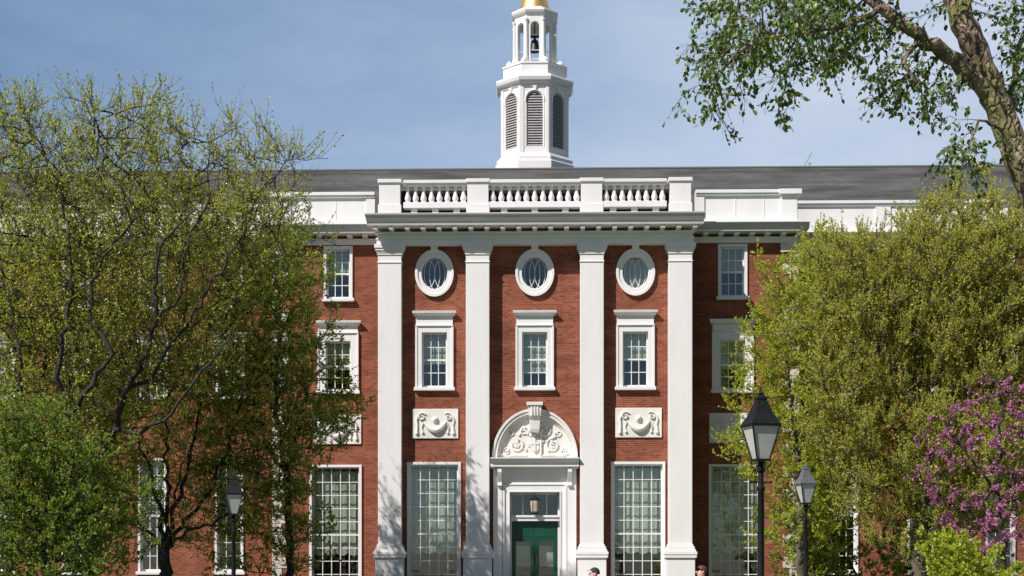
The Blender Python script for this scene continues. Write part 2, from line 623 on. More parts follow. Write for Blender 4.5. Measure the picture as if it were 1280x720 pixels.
BAYS = (-3.83, 0.0, 3.83)
WX, WXL = 7.70, 7.80
FARX = (12.28, 15.38, 18.48, 21.58, 24.68, 27.78, 30.88)
FLOORZ = 1.0
holes_p = []
for x in BAYS:
    holes_p.append((x - 0.50, x + 0.50, 12.48, 13.72))
    holes_p.append((x - 0.50, x + 0.50, 8.72, 10.86))
for x in (-3.85, 3.93):
    holes_p.append((x - 0.94, x + 0.94, FLOORZ, 5.80))
holes_p.append((-0.95, 0.95, 1.2, 4.72))
wb = MB()
wall_holes(wb, -5.9, 5.9, 0, 14.2, YB, holes_p)
wb.build('portico_wall', M['brick'], B, recalc=False)
for s in (-1, 1):
    wb = MB()
    hs = [(s * WX - 0.48, s * WX + 0.48, 12.4, 14.36), (s * WX - 0.50, s * WX + 0.50, 8.78, 10.74), (s * WXL - 0.92, s * WXL + 0.92, FLOORZ, 5.76)]
    a, b = sorted((s * 5.9, s * 10.25))
    wall_holes(wb, a, b, 0, 14.6, YW, hs)
    wb.box(s * 5.9 - 0.01, s * 5.9 + 0.01, YB + 0.004, YW, 0, 14.9)
    wb.box(s * 10.25 - 0.01, s * 10.25 + 0.01, YW + 0.004, YF, 0, 14.9)
    wb.build('wing_wall', M['brick'], B, recalc=False)
for s in (-1, 1):
    wb = MB()
    hs = []
    for x in FARX:
        x *= s
        hs += [(x - 0.46, x + 0.46, 12.35, 14.3), (x - 0.46, x + 0.46, 8.75, 10.75), (x - 0.50, x + 0.50, 1.7, 6.2)]
    a, b = sorted((s * 10.26, s * 34))
    wall_holes(wb, a, b, 0, 14.6, YF, hs)
    wb.build('far_wall', M['brick'], B, recalc=False)
wb = MB()
for s in (-1, 1):
    wb.box(min(s * 33.7, s * 34), max(s * 33.7, s * 34), YF + 0.3, 20, 0, 15.2)
wb.box(-33.7, 33.7, 19.7, 20, 0, 15.2)
wb.build('rear_wall', M['brick'], B)
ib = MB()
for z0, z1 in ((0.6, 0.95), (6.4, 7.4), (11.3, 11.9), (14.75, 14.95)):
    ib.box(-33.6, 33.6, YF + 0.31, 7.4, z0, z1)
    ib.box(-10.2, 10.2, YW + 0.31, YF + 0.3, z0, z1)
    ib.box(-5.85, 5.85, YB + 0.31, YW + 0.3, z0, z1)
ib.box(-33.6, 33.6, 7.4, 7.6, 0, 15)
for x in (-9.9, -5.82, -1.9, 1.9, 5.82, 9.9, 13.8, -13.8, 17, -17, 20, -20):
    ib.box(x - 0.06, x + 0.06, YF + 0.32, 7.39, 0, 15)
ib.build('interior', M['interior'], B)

# stone plinth
for s in (-1, 1):
    pb = MB()
    a, b = sorted((s * 2.4, s * 5.2))
    pb.box(a, b, YB - 0.12, YB - 0.003, 0, 0.9)
    pb.build('plinth', M['stone'], B, bevel=0.02)
    pb = MB()
    a, b = sorted((s * 5.95, s * 10.3))
    pb.box(a, b, YW - 0.12, YW - 0.003, 0, 0.9)
    a, b = sorted((s * 10.31, s * 34))
    pb.build('plinth', M['stone'], B, bevel=0.02)
    pb = MB()
    pb.box(a, b, YF - 0.12, YF - 0.003, 0, 1.2)
    pb.build('plinth', M['stone'], B, bevel=0.02)

# pilasters
def make_pilaster():
    mb = MB()
    mb.box(-0.445, 0.445, 0, 0.44, 2.75, 13.72)
    o = mb.build('pilaster', M['white'], B, loc=(0, 0, 0), bevel=0.015)
    c = MB()
    for w, p, z0, z1 in ((0.47, 0.03, 13.42, 13.47), (0.475, 0.035, 13.72, 13.80), (0.50, 0.06, 13.80, 13.88), (0.54, 0.10, 13.88, 13.97), (0.575, 0.135, 13.97, 14.12)):
        c.box(-w, w, -p, 0.44, z0, z1)
    c.build('capital', M['white'], o, bevel=0.012)
    b = MB()
    for w, p, z0, z1 in ((0.48, 0.04, 2.66, 2.75), (0.53, 0.09, 2.55, 2.66), (0.57, 0.13, 2.46, 2.55), (0.62, 0.18, 2.34, 2.46), (0.60, 0.16, 2.22, 2.34)):
        b.box(-w, w, -p, 0.44, z0, z1)
    b.box(-0.54, 0.54, -0.1, 0.44, 0.75, 2.22)
    b.box(-0.60, 0.60, -0.16, 0.44, 0, 0.75)
    b.build('pedestal', M['white'], o, bevel=0.015)
    return o


pil = make_pilaster()
for i, x in enumerate((-5.505, -2.165, 2.165, 5.505)):
    o = pil if i == 0 else copy_tree(pil, B)
    o.location = (x, 0, 0)

# portico entablature
e = MB()
e.box(-6.0, 6.0, -0.03, 0.60, 14.12, 14.30)
e.box(-6.03, 6.03, -0.06, 0.60, 14.30, 14.36)
e.box(-5.98, 5.98, -0.01, 0.60, 14.36, 14.48)
for s in (-1, 1):
    a, b = sorted((s * 5.4, s * 5.99))
    e.box(a, b, 0.602, YW + 0.1, 14.12, 14.48)
e.build('entablature', M['white'], B, bevel=0.012)
e = MB()
e.profile_x([(-0.02, 14.482), (-0.10, 14.53), (-0.10, 14.58), (0.6, 14.58), (0.6, 14.482)], -5.98, 5.98, 1)
e.profile_x([(-0.66, 14.705), (-0.68, 14.765), (0.6, 14.765), (0.6, 14.705)], -5.98, 5.98, 0.5)
CORN = e.build('cornice_soffit', M['white'], B)
n = 21
mod0 = MB().box(-0.085, 0.085, -0.60, -0.02, 14.582, 14.703).build('modillion', M['white'], CORN, bevel=0.01)
for i in range(n):
    o = mod0 if i == 0 else mod0.copy()
    if i:
        COL.objects.link(o)
    o.location.x = -6.0 + 12.0 * i / (n - 1)
e = MB()
e.profile_x([(-0.66, 14.767), (-0.70, 14.83), (-0.76, 14.96), (-0.82, 15.06), (-0.83, 15.11), (-0.79, 15.14), (1.2, 15.20), (1.2, 14.767)], -6.0, 6.0, 0.45)
e.build('crown_moulding', M['lead'], B)

# wing entablatures
for s in (-1, 1):
    a, b = sorted((s * 6.02, s * 10.25))
    e = MB()
    e.box(a, b, YW - 0.06, YW + 0.5, 14.50, 14.74)
    e.profile_x([(YW - 0.55, 14.86), (YW - 0.57, 14.92), (YW + 0.5, 14.92), (YW + 0.5, 14.86)], a, b)
    wf = e.build('wing_frieze', M['white'], B)
    mod0 = MB().box(-0.10, 0.10, YW - 0.45, YW - 0.06, 14.742, 14.858).build('modillion', M['white'], wf, bevel=0.01)
    for i in range(7):
        o = mod0 if i == 0 else mod0.copy()
        if i:
            COL.objects.link(o)
        o.location.x = s * (6.62 + 0.6 * i)
    e = MB()
    x0, x1 = (a, b + 0.32) if s > 0 else (a - 0.32, b)
    e.profile_x([(YW - 0.57, 14.922), (YW - 0.62, 14.98), (YW - 0.68, 15.08), (YW - 0.74, 15.16), (YW - 0.70, 15.2), (YW + 0.6, 15.22), (YW + 0.6, 14.922)], x0, x1)
    e.build('wing_crown_moulding', M['lead_light'], B)
    # parapet
    e = MB()
    a, b = sorted((s * 6.25, s * 10.22))
    e.box(a, b, YW - 0.10, YW + 0.3, 15.222, 15.42)
    e.box(a, b, YW - 0.03, YW + 0.3, 15.42, 16.33)
    a2, b2 = sorted((s * 9.55, s * 10.20))
    e.box(a2, b2, YW - 0.08, YW - 0.032, 15.422, 16.328)
    a3, b3 = sorted((s * 6.25, s * 6.6))
    e.box(a3, b3, YW - 0.08, YW - 0.032, 15.422, 16.328)
    for xx in (7.8, 8.9):
        e.box(s * xx - 0.02, s * xx + 0.02, YW - 0.045, YW - 0.032, 15.43, 16.32)
    e.build('parapet', M['white'], B, bevel=0.012)
    e = MB()
    a, b = sorted((s * 6.25, s * 10.30))
    e.box(a, b, YW - 0.17, YW + 0.35, 16.42, 16.55)
    e.box(a, b, YW - 0.12, YW + 0.33, 16.332, 16.42)
    e.box(min(s * 9.48, s * 10.36), max(s * 9.48, s * 10.36), YW - 0.22, YW - 0.172, 16.36, 16.56)
    e.build('parapet_coping', M['white'], B, bevel=0.015)
    # far wing
    a, b = sorted((s * 10.30, s * 34))
    e = MB()
    e.box(a, b, YF - 0.05, YF + 0.5, 14.50, 14.80)
    e.box(a, b, YF - 0.05, YF + 0.4, 15.14, 16.24)
    e.box(a, b, YF - 0.18, YF + 0.45, 16.34, 16.45)
    e.box(a, b, YF - 0.12, YF + 0.43, 16.24, 16.34)
    for x in FARX[:-1]:
        xx = s * (x + 1.55)
        e.box(xx - 0.3, xx + 0.3, YF - 0.10, YF - 0.052, 15.142, 16.238)
    e.build('far_parapet', M['white'], B)
    e = MB()
    e.profile_x([(YF - 0.45, 14.802), (YF - 0.62, 15.10), (YF + 0.6, 15.138), (YF + 0.6, 14.802)], a, b)
    e.build('far_crown_moulding', M['lead_light'], B)

# quoins
for s in (-1, 1):
    q = MB()
    z, k = 0.95, 0
    while z < 14.1:
        w = 0.62 if k % 2 == 0 else 0.36
        a, b = sorted((s * (10.27 - w), s * 10.29))
        q.box(a, b, YW - 0.035, YW + 0.30, z + 0.012, min(z + 0.43, 14.12))
        z += 0.44
        k += 1
    a, b = sorted((s * 9.55, s * 10.33))
    q.box(a, b, YW - 0.10, YW + 0.3, 14.13, 14.5)
    q.build('quoin_stack', M['quoin'], B, bevel=0.012)

# roof
rf = MB()
rf.add([(-35, 3.7, 15.35), (35, 3.7, 15.35), (35, 10, 19.5), (-35, 10, 19.5), (-35, 16.3, 15.35), (35, 16.3, 15.35)],
       [(0, 1, 2, 3), (3, 2, 5, 4)])
rf.add([(-34, 3.75, 15.3), (-34, 16.2, 15.3), (-34, 10, 19.4), (34, 3.75, 15.3), (34, 16.2, 15.3), (34, 10, 19.4)], [(0, 1, 2), (3, 5, 4)])
roof = rf.build('roof', M['slate'], B, recalc=False)
rg = MB()
rg.tube([(-35, 10, 19.5), (35, 10, 19.5)], 0.07, 8)
rg.build('ridge_cap', M['greypaint'], roof)
rd = MB()
rd.box(-5.9, 5.9, 1.21, 3.69, 15.2, 15.24)
rd.box(-5.6, 5.6, 0.62, 0.8, 15.205, 16.30)  # upstand added in near-black colour so the gaps between balusters read dark
rd.box(-10.2, -5.92, YW + 0.55, YF + 0.6, 15.2, 15.34)
rd.box(5.92, 10.2, YW + 0.55, YF + 0.6, 15.2, 15.34)
rd.build('flat_deck', M['deck'], B)
an = MB()
p = W(1004, 207, 10.0)
an.tube([(p.x, 10, 19.45), (p.x + 0.36, 10, 20.15)], 0.018, 6)
an.tube([(p.x + 0.28, 10, 19.45), (p.x + 0.28, 10, 19.72)], 0.015, 6)
an.tube([(p.x + 0.22, 10, 19.66), (p.x + 0.38, 10, 19.66)], 0.012, 6)
an.build('antenna', M['greypaint'], B)

# balustrade
BAL = MB()
BAL.box(-6.0, 6.0, -0.10, 0.36, 15.50, 15.70)
for a, b in ((-4.98, -2.56), (-1.74, 1.74), (2.56, 4.98)):
    BAL.box(a, b, -0.06, 0.34, 16.34, 16.42)
    BAL.box(a, b, -0.12, 0.38, 16.42, 16.53)
# lower rail stands on small blocks so a dark gap shows beneath
BAL.v, BAL.f = [], []
for a, b in ((-4.98, -2.56), (-1.74, 1.74), (2.56, 4.98)):
    BAL.box(a, b, -0.10, 0.36, 15.48, 15.70)
    BAL.box(a, b, -0.05, 0.32, 16.34, 16.42)
    BAL.box(a, b, -0.12, 0.38, 16.42, 16.54)
    n = 3
    for i in range(n):
        x = a + (b - a) * (i + 0.5) / n
        BAL.box(x - 0.12, x + 0.12, 0.0, 0.25, 15.19, 15.478)
balu = BAL.build('balustrade', M['white'], B, bevel=0.01)
for i, x in enumerate((-5.5, -2.15, 2.15, 5.5)):
    pd = MB()
    w = 0.40
    pd.box(-w, w, -0.08, 0.42, 15.62, 16.40)
    pd.box(-w - 0.04, w + 0.04, -0.12, 0.46, 15.185, 15.62)
    pd.box(-w - 0.05, w + 0.05, -0.14, 0.48, 16.44, 16.58)
    pd.box(-w - 0.02, w + 0.02, -0.11, 0.45, 16.40, 16.44)
    if i == 0:
        ped0 = pd.build('rail_pedestal', M['white'], balu, bevel=0.012, loc=(x, 0, 0))
    else:
        c = ped0.copy()
        COL.objects.link(c)
        c.location = (x, 0, 0)
bl = MB()
bl.box(-0.095, 0.095, -0.095, 0.095, 15.702, 15.75)
bl.lathe([(0.06, 15.75), (0.09, 15.78), (0.115, 15.86), (0.11, 15.93), (0.075, 16.03), (0.055, 16.13), (0.055, 16.20), (0.08, 16.23), (0.06, 16.26), (0.08, 16.30)], n=12)
bl.box(-0.085, 0.085, -0.085, 0.085, 16.30, 16.338)
b0 = bl.build('baluster', M['white'], balu, smooth=True)
xs = [-4.98 + 2.42 * (i + 0.5) / 8 for i in range(8)] + [-1.74 + 3.48 * (i + 0.5) / 11 for i in range(11)] + [2.56 + 2.42 * (i + 0.5) / 8 for i in range(8)]
for i, x in enumerate(xs):
    o = b0 if i == 0 else b0.copy()
    if i:
        COL.objects.link(o)
    o.location = (x, 0.13, 0)


# windows --------------------------------------------------------
def sash_window(hw, h, cols, rows, blind=0.5, casing=0.23, hood=True, deep=0.16, sill=True, meeting=True, frieze=0.38, name='window', mat='white', bdrop=0.4):
    """opening of half width hw and height h, origin at the middle of the opening's foot on the wall face"""
    wn_ = MB()
    y0 = -0.07
    wn_.box(-hw - casing, -hw, y0, 0.1, 0, h + casing)
    wn_.box(hw, hw + casing, y0, 0.1, 0, h + casing)
    wn_.box(-hw, hw, y0, 0.1, h, h + casing)
    if casing > 0.15:
        wn_.box(-hw - casing - 0.02, -hw - casing + 0.06, y0 - 0.03, -0.072 + 0.0, 0, h + casing)
        wn_.box(hw + casing - 0.06, hw + casing + 0.02, y0 - 0.03, -0.072, 0, h + casing)
    o = wn_.build(name, M[mat], B, bevel=0.008)
    top = h + casing
    if hood:
        hb = MB()
        W_ = hw + casing
        hb.box(-W_ + 0.01, W_ - 0.01, y0 + 0.01, -0.003, top + 0.003, top + frieze)
        hb.box(-W_ - 0.02, W_ + 0.02, y0 - 0.05, -0.003, top + 0.003, top + 0.05)
        hb.profile_x([(-0.003, top + frieze + 0.002), (-0.10, top + frieze + 0.002), (-0.22, top + frieze + 0.10), (-0.24, top + frieze + 0.19), (-0.003, top + frieze + 0.21)], -W_ - 0.01, W_ + 0.01, 0.5)
        hb.build('hood', M[mat], o, bevel=0.006)
    if sill:
        sb = MB()
        sb.box(-hw - casing - 0.07, hw + casing + 0.07, -0.17, 0.12, -0.13, -0.002)
        sb.build('sill', M[mat], o, bevel=0.012)
    s = MB()
    ft = 0.055
    yb = deep
    s.box(-hw, -hw + ft, yb - 0.04, yb + 0.04, 0, h)
    s.box(hw - ft, hw, yb - 0.04, yb + 0.04, 0, h)
    s.box(-hw + ft, hw - ft, yb - 0.04, yb + 0.04, h - ft, h)
    s.box(-hw + ft, hw - ft, yb - 0.04, yb + 0.04, 0, ft + 0.03)
    iw = 2 * hw - 2 * ft
    t = 0.014
    for i in range(1, cols):
        x = -hw + ft + iw * i / cols
        s.box(x - t, x + t, yb - 0.02, yb + 0.02, ft + 0.03, h - ft)
    ih = h - 2 * ft - 0.03
    for j in range(1, rows):
        z = ft + 0.03 + ih * j / rows
        tt = 0.03 if (meeting and j == rows // 2) else t
        s.box(-hw + ft, hw - ft, yb - 0.019 if tt == t else yb - 0.035, yb + 0.019, z - tt, z + tt)
    s.build('sash', M['white'], o)
    gl = MB()
    gl.box(-hw + ft + 0.001, hw - ft - 0.001, yb - 0.004, yb + 0.004, ft + 0.031, h - ft - 0.001)
    gl.build('pane', M['glass'], o)
    if blind:
        bb = MB()
        zz = h - blind * h
        k = max(3, int((h - zz) / 0.12))
        # pleated roller blind
        for i in range(k):
            z0 = zz + (h - zz) * i / k
            z1 = zz + (h - zz) * (i + 1) / k
            bb.add([(-hw + 0.02, yb + 0.12, z0), (hw - 0.02, yb + 0.12, z0), (hw - 0.02, yb + 0.135, z1), (-hw + 0.02, yb + 0.135, z1)], [(0, 1, 2, 3)])
        bb.box(-hw + 0.02, hw - 0.02, yb + 0.10, yb + 0.14, zz - 0.03, zz)
        bb.build('blind', M['blind'], o)
    return o


def place(proto, first, loc):
    o = proto if first else copy_tree(proto, B)
    o.location = loc
    return o


# second floor, portico (hooded) and wings
blinds = {-3.83: 0.55, 0.0: 0.72, 3.83: 0.5}
for x in BAYS:
    o = sash_window(0.48, 2.1, 3, 4, blinds[x], hood=True)
    o.location = (x, YB, 8.74)
for s in (-1, 1):
    o = sash_window(0.49, 1.94, 3, 4, 0.55, casing=0.30, frieze=0.30)
    o.location = (s * WX, YW, 8.79)
    o = sash_window(0.46, 1.94, 3, 4, 0.5, casing=0.11, hood=False, sill=True)
    o.location = (s * WX, YW, 12.41)
far_hi = sash_window(0.45, 1.93, 3, 4, 0.6, casing=0.11, hood=False)
far_mid = sash_window(0.45, 1.98, 3, 4, 0.45, casing=0.18, frieze=0.2)
far_low = sash_window(0.49, 4.46, 3, 8, 0.5, casing=0.09, hood=False)
first = True
for s in (-1, 1):
    for x in FARX:
        place(far_hi, first, (s * x, YF, 12.36))
        place(far_mid, first, (s * x, YF, 8.76))
        place(far_low, first, (s * x, YF, 1.72))
        first = False
# tall ground floor windows
for x, y, bl_ in ((-3.85, YB, 0.71), (3.93, YB, 0.71), (-WXL, YW, 0.72), (WXL, YW, 0.70)):
    o = sash_window(0.93, 5.76 - FLOORZ + 0.03, 5, 9, 0.0, casing=0.10, hood=False, sill=True, deep=0.12, name='tall_window')
    o.location = (x, y, FLOORZ + 0.0)
    # white inner sheet curtains with a scalloped foot, hung from a rod
    cb = MB()
    h = 4.76
    zz = h * (1 - bl_)
    nn = 40
    x0, x1 = (-0.90, 0.88)
    for i in range(nn):
        xa = x0 + (x1 - x0) * i / nn
        xb = x0 + (x1 - x0) * (i + 1) / nn
        ya = 0.36 + 0.010 * math.sin(i * 1.3)
        yb_ = 0.36 + 0.010 * math.sin((i + 1) * 1.3)
        sa = 0.10 * abs(math.sin(PI * (i) / 10))
        sb_ = 0.10 * abs(math.sin(PI * (i + 1) / 10))
        cb.add([(xa, ya, zz + 0.1 - sa), (xb, yb_, zz + 0.1 - sb_), (xb, yb_, h - 0.1), (xa, ya, h - 0.1)], [(0, 1, 2, 3)])
    cb.build('curtain', M['blind'], o, smooth=True)

# oval windows
def oval_window():
    nseg = 48

    def ring(mb, rx0, rz0, rx1, rz1, y0, y1):
        vs = []
        for k in range(nseg):
            a = 2 * PI * k / nseg
            c, s_ = math.cos(a), math.sin(a)
            vs += [(rx0 * c, y0, rz0 * s_), (rx1 * c, y0, rz1 * s_), (rx1 * c, y1, rz1 * s_), (rx0 * c, y1, rz0 * s_)]
        fs = []
        for k in range(nseg):
            j = (k + 1) % nseg
            for q in range(4):
                q2 = (q + 1) % 4
                fs.append((k * 4 + q, k * 4 + q2, j * 4 + q2, j * 4 + q))
        mb.add(vs, fs)
    m_ = MB()
    ring(m_, 0.50, 0.63, 0.72, 0.88, -0.09, 0.2)
    ring(m_, 0.64, 0.80, 0.74, 0.90, -0.13, -0.092)
    ring(m_, 0.485, 0.60, 0.53, 0.66, -0.05, 0.21)
    o = m_.build('oval_window', M['white'], B, smooth=True)
    k = MB()
    k.prism([(-0.10, 0.80), (0.10, 0.80), (0.15, 1.02), (-0.15, 1.02)], -0.19, -0.003)
    k.build('keystone', M['white'], o, bevel=0.01)
    t = MB()
    yy = 0.12

    def arc(cx, rx, rz):
        t.tube([(cx + rx * math.cos(2 * PI * i / 24), yy, rz * math.sin(2 * PI * i / 24)) for i in range(24)], 0.012, 5, True)
    for cx_, rz_ in ((-0.2, 0.50), (0.0, 0.60), (0.2, 0.50)):
        arc(cx_, 0.20, rz_)
    t.build('tracery', M['white'], o, smooth=True)
    gl = MB()
    gl.lathe([(1, -0.004), (1, 0.004)], n=40)
    gl.v = [(x * 0.49, z + 0.135, y * 0.61) for x, y, z in gl.v]
    gl.build('pane', M['glass'], o)
    return o


ov = oval_window()
for i, x in enumerate(BAYS):
    place(ov, i == 0, (x, YB, 13.1))
cb = MB()
cb.box(-0.46, 0.46, 0.30, 0.31, -0.55, 0.55)
for c_ in [c for c in B.children if c.name.startswith('oval_window')]:
    if abs(c_.location.x - 3.83) < 0.1:
        cb.build('blind', M['blind'], c_)


# relief panels
def spiral(cx, cz, r0, turns, sgn, start, n=22, y=-0.10):
    pts = []
    for i in range(n):
        t = i / (n - 1)
        a = start + sgn * turns * 2 * PI * t
        r = r0 * (1 - 0.85 * t)
        pts.append((cx + r * math.cos(a), y, cz + r * math.sin(a)))
    return pts


def relief_panel(hw, h):
    p = MB()
    p.box(-hw, hw, -0.06, -0.003, 0, h)
    o = p.build('relief_panel', M['stone'], B, bevel=0.012)
    g_ = MB()
    k = hw / 0.88
    # thick garland swag
    pts, rad = [], []
    for i in range(17):
        t = -1 + 2 * i / 16
        pts.append((t * 0.42 * k, -0.10, 0.30 + 0.34 * t * t))
        rad.append(0.035 + 0.085 * (1 - t * t))
    g_.tube(pts, rad, 8)
    g_.ball((0, -0.09, 0.72), 0.12, 0.08, 0.13)
    g_.ball((0, -0.16, 0.72), 0.05, 0.03, 0.05)
    for s in (-1, 1):
        g_.tube(spiral(s * 0.50 * k, 0.82, 0.17, 1.25, -s, PI / 2 + s * 0.9), 0.028, 6)
        g_.tube([(s * 0.66 * k, -0.09, 0.86), (s * 0.71 * k, -0.09, 0.70), (s * 0.68 * k, -0.09, 0.50), (s * 0.70 * k, -0.09, 0.25)], [0.03, 0.045, 0.03, 0.05], 6)
        g_.ball((s * 0.70 * k, -0.09, 0.20), 0.07, 0.05, 0.08, 8, 5)
        g_.ball((s * 0.48 * k, -0.09, 0.22), 0.05, 0.04, 0.06, 8, 5)
        g_.tube([(s * 0.45 * k, -0.09, 0.60), (s * 0.52 * k, -0.09, 0.42), (s * 0.48 * k, -0.09, 0.24)], 0.022, 5)
    g_.build('garland', M['stone'], o, smooth=True)
    return o


rp = relief_panel(0.88, 1.13)
place(rp, True, (-3.80, YB, 6.79))
place(rp, False, (3.95, YB, 6.81))
rp2 = relief_panel(0.93, 1.16)
place(rp2, True, (-7.72, YW, 6.70))
place(rp2, False, (7.72, YW, 6.72))

# doorway
d = MB()
for s in (-1, 1):
    a, b = sorted((s * 1.24, s * 1.58))
    d.box(a, b, YB - 0.16, YB - 0.003, 0.9, 5.62)
    a, b = sorted((s * 0.95, s * 1.24))
    d.box(a, b, YB - 0.10, YB + 0.34, 0.9, 5.0)
    a, b = sorted((s * 1.14, s * 1.22))
    d.box(a, b, YB - 0.15, YB - 0.102, 0.9, 5.0)
    a, b = sorted((s * 0.95, s * 1.0))
    d.box(a, b, YB - 0.13, YB - 0.102, 0.9, 4.73)
d.box(-0.95, 0.95, YB - 0.10, YB + 0.34, 4.72, 5.0)
d.box(-1.0, 1.0, YB - 0.13, YB - 0.102, 4.73, 4.78)
d.box(-1.24, 1.24, YB - 0.07, YB - 0.003, 5.0, 5.62)
d.box(-1.24, 1.24, YB - 0.13, YB - 0.072, 5.0, 5.06)
sur = d.build('door_surround', M['white'], B, bevel=0.01)
for s in (-1, 1):
    cs = MB()
    x = s * 1.33
    prof = [(YB - 0.17, 5.60), (YB - 0.42, 5.60), (YB - 0.42, 5.48), (YB - 0.34, 5.30), (YB - 0.24, 5.10), (YB - 0.28, 4.98), (YB - 0.22, 4.92), (YB - 0.17, 4.95)]
    cs.profile_x(prof, x - 0.08, x + 0.08)
    cs.build('console', M['white'], sur, bevel=0.01)
cn = MB()
cn.profile_x([(YB - 0.003, 5.63), (YB - 0.24, 5.63), (YB - 0.26, 5.68), (YB - 0.46, 5.69), (YB - 0.46, 5.82), (YB - 0.49, 5.83), (YB - 0.62, 5.98), (YB - 0.62, 6.02), (YB - 0.003, 6.05)], -1.68, 1.68)
cn.build('door_cornice', M['white'], sur)

# tympanum with carved relief
ty = MB()
NS = 32
pts = [(1.46 * math.cos(PI * i / NS), 6.055 + 1.68 * math.sin(PI * i / NS)) for i in range(NS + 1)]
ty.prism(pts, YB - 0.04, YB - 0.004)
tym = ty.build('tympanum', M['stone'], B)
ar = MB()


def arch_ring(mb, r0x, r0z, r1x, r1z, y0, y1, cz=6.055, cx=0.0):
    vs = []
    for i in range(NS + 1):
        a = PI * i / NS
        c, s_ = math.cos(a), math.sin(a)
        vs += [(cx + r0x * c, y0, cz + r0z * s_), (cx + r1x * c, y0, cz + r1z * s_), (cx + r1x * c, y1, cz + r1z * s_), (cx + r0x * c, y1, cz + r0z * s_)]
    fs = []
    for i in range(NS):
        for q in range(4):
            q2 = (q + 1) % 4
            fs.append((i * 4 + q, i * 4 + q2, i * 4 + 4 + q2, i * 4 + 4 + q))
    fs += [(0, 1, 2, 3), (NS * 4 + 3, NS * 4 + 2, NS * 4 + 1, NS * 4)]
    mb.add(vs, fs)


arch_ring(ar, 1.43, 1.65, 1.60, 1.82, YB - 0.24, YB - 0.003)
arch_ring(ar, 1.36, 1.58, 1.425, 1.645, YB - 0.12, YB - 0.043)
arch_ring(ar, 1.54, 1.76, 1.63, 1.85, YB - 0.28, YB - 0.242)
ar.build('arch_moulding', M['stone'], tym, smooth=True)
kb = MB()
kb.profile_x([(YB - 0.003, 7.0), (YB - 0.30, 7.0), (YB - 0.34, 7.12), (YB - 0.36, 7.45), (YB - 0.44, 7.60), (YB - 0.46, 8.0), (YB - 0.003, 8.0)], -0.17, 0.17)
kb.v = [(x * (1 + 0.55 * max(0, z - 7.0)), y, z) for x, y, z in kb.v]
kb.box(-0.31, 0.31, YB - 0.52, YB - 0.003, 8.003, 8.13)
for k in (-1, 0, 1):
    kb.box(k * 0.11 - 0.03, k * 0.11 + 0.03, YB - 0.49, YB - 0.462, 7.62, 7.98)
kb.build('keystone', M['stone'], tym, bevel=0.012)
cv = MB()
yy = YB - 0.06
rnd = random.Random(3)
for s in (-1, 1):
    cv.tube(spiral(s * 0.62, 6.47, 0.25, 1.6, s, PI / 2, 30, yy), 0.035, 6)
    cv.tube(spiral(s * 0.62, 6.47, 0.12, 1.0, -s, 0, 16, yy), 0.03, 6)
    cv.tube(spiral(s * 0.36, 6.95, 0.17, 1.4, -s, 0, 24, yy), 0.03, 6)
    cv.tube(spiral(s * 0.95, 6.26, 0.13, 1.3, -s, PI / 2, 20, yy), 0.025, 6)
    cv.tube(spiral(s * 0.80, 6.88, 0.13, 1.3, s, PI, 20, yy), 0.025, 6)
    cv.tube([(s * 0.25, yy, 6.12), (s * 0.6, yy, 6.14), (s * 0.95, yy, 6.10), (s * 1.12, yy, 6.2)], 0.035, 6)
    for i in range(16):
        a = rnd.uniform(0.2, PI / 2)
        r = rnd.uniform(0.3, 0.9)
        cv.ball((s * 1.15 * r * math.cos(a), yy, 6.1 + 1.25 * r * math.sin(a)), 0.055, 0.05, 0.055, 6, 4)
# central shield with cross bar
cv.prism([(-0.17, 6.62), (-0.15, 6.36), (0, 6.22), (0.15, 6.36), (0.17, 6.62), (0.17, 6.74), (-0.17, 6.74)], yy - 0.05, YB - 0.042)
cv.box(-0.03, 0.03, yy - 0.08, yy - 0.052, 6.28, 6.72)
cv.box(-0.13, 0.13, yy - 0.078, yy - 0.052, 6.50, 6.56)
cv.tube([(0.20, yy - 0.03, 6.15), (0.22, yy - 0.03, 7.0)], [0.04, 0.03], 6)
cv.v = [(x * 1.13, y, 6.08 + (z - 6.08) * 1.12) for x, y, z in cv.v]
cv.build('carving', M['stone'], tym, smooth=True)

# door and transom
YD = YB + 0.36
dr = MB()
dr.box(-0.95, -0.88, YD - 0.05, YD + 0.08, 1.2, 4.72)
dr.box(0.88, 0.95, YD - 0.05, YD + 0.08, 1.2, 4.72)
dr.box(-0.88, 0.88, YD - 0.05, YD + 0.08, 4.66, 4.72)
tb = dr.build('door_frame', M['white'], B, bevel=0.006)
t2 = MB()
t2.box(-0.95, 0.95, YD - 0.22, YD - 0.052, 3.64, 3.84)
t2.box(-1.0, 1.0, YD - 0.27, YD - 0.222, 3.78, 3.86)
t2.build('transom_bar', M['white'], tb, bevel=0.008)
t3 = MB()
for x in (-0.46, 0.46):
    t3.box(x - 0.018, x + 0.018, YD - 0.02, YD + 0.02, 3.86, 4.66)
for x in (-0.02, 0.02):
    t3.box(x - 0.015, x + 0.015, YD - 0.02, YD + 0.02, 3.86, 4.66)
t3.build('transom_muntin', M['white'], tb)
t4 = MB()
t4.box(-0.88, 0.88, YD + 0.021, YD + 0.027, 3.86, 4.66)
t4.build('pane', M['glass'], tb)
head = MB()
head.box(-0.88, 0.88, YD - 0.03, YD + 0.03, 2.94, 3.64)
head.box(-0.80, -0.05, YD - 0.045, YD - 0.032, 3.04, 3.54)
head.box(0.05, 0.80, YD - 0.045, YD - 0.032, 3.04, 3.54)
head.build('door_head_panel', M['green'], B, bevel=0.008)
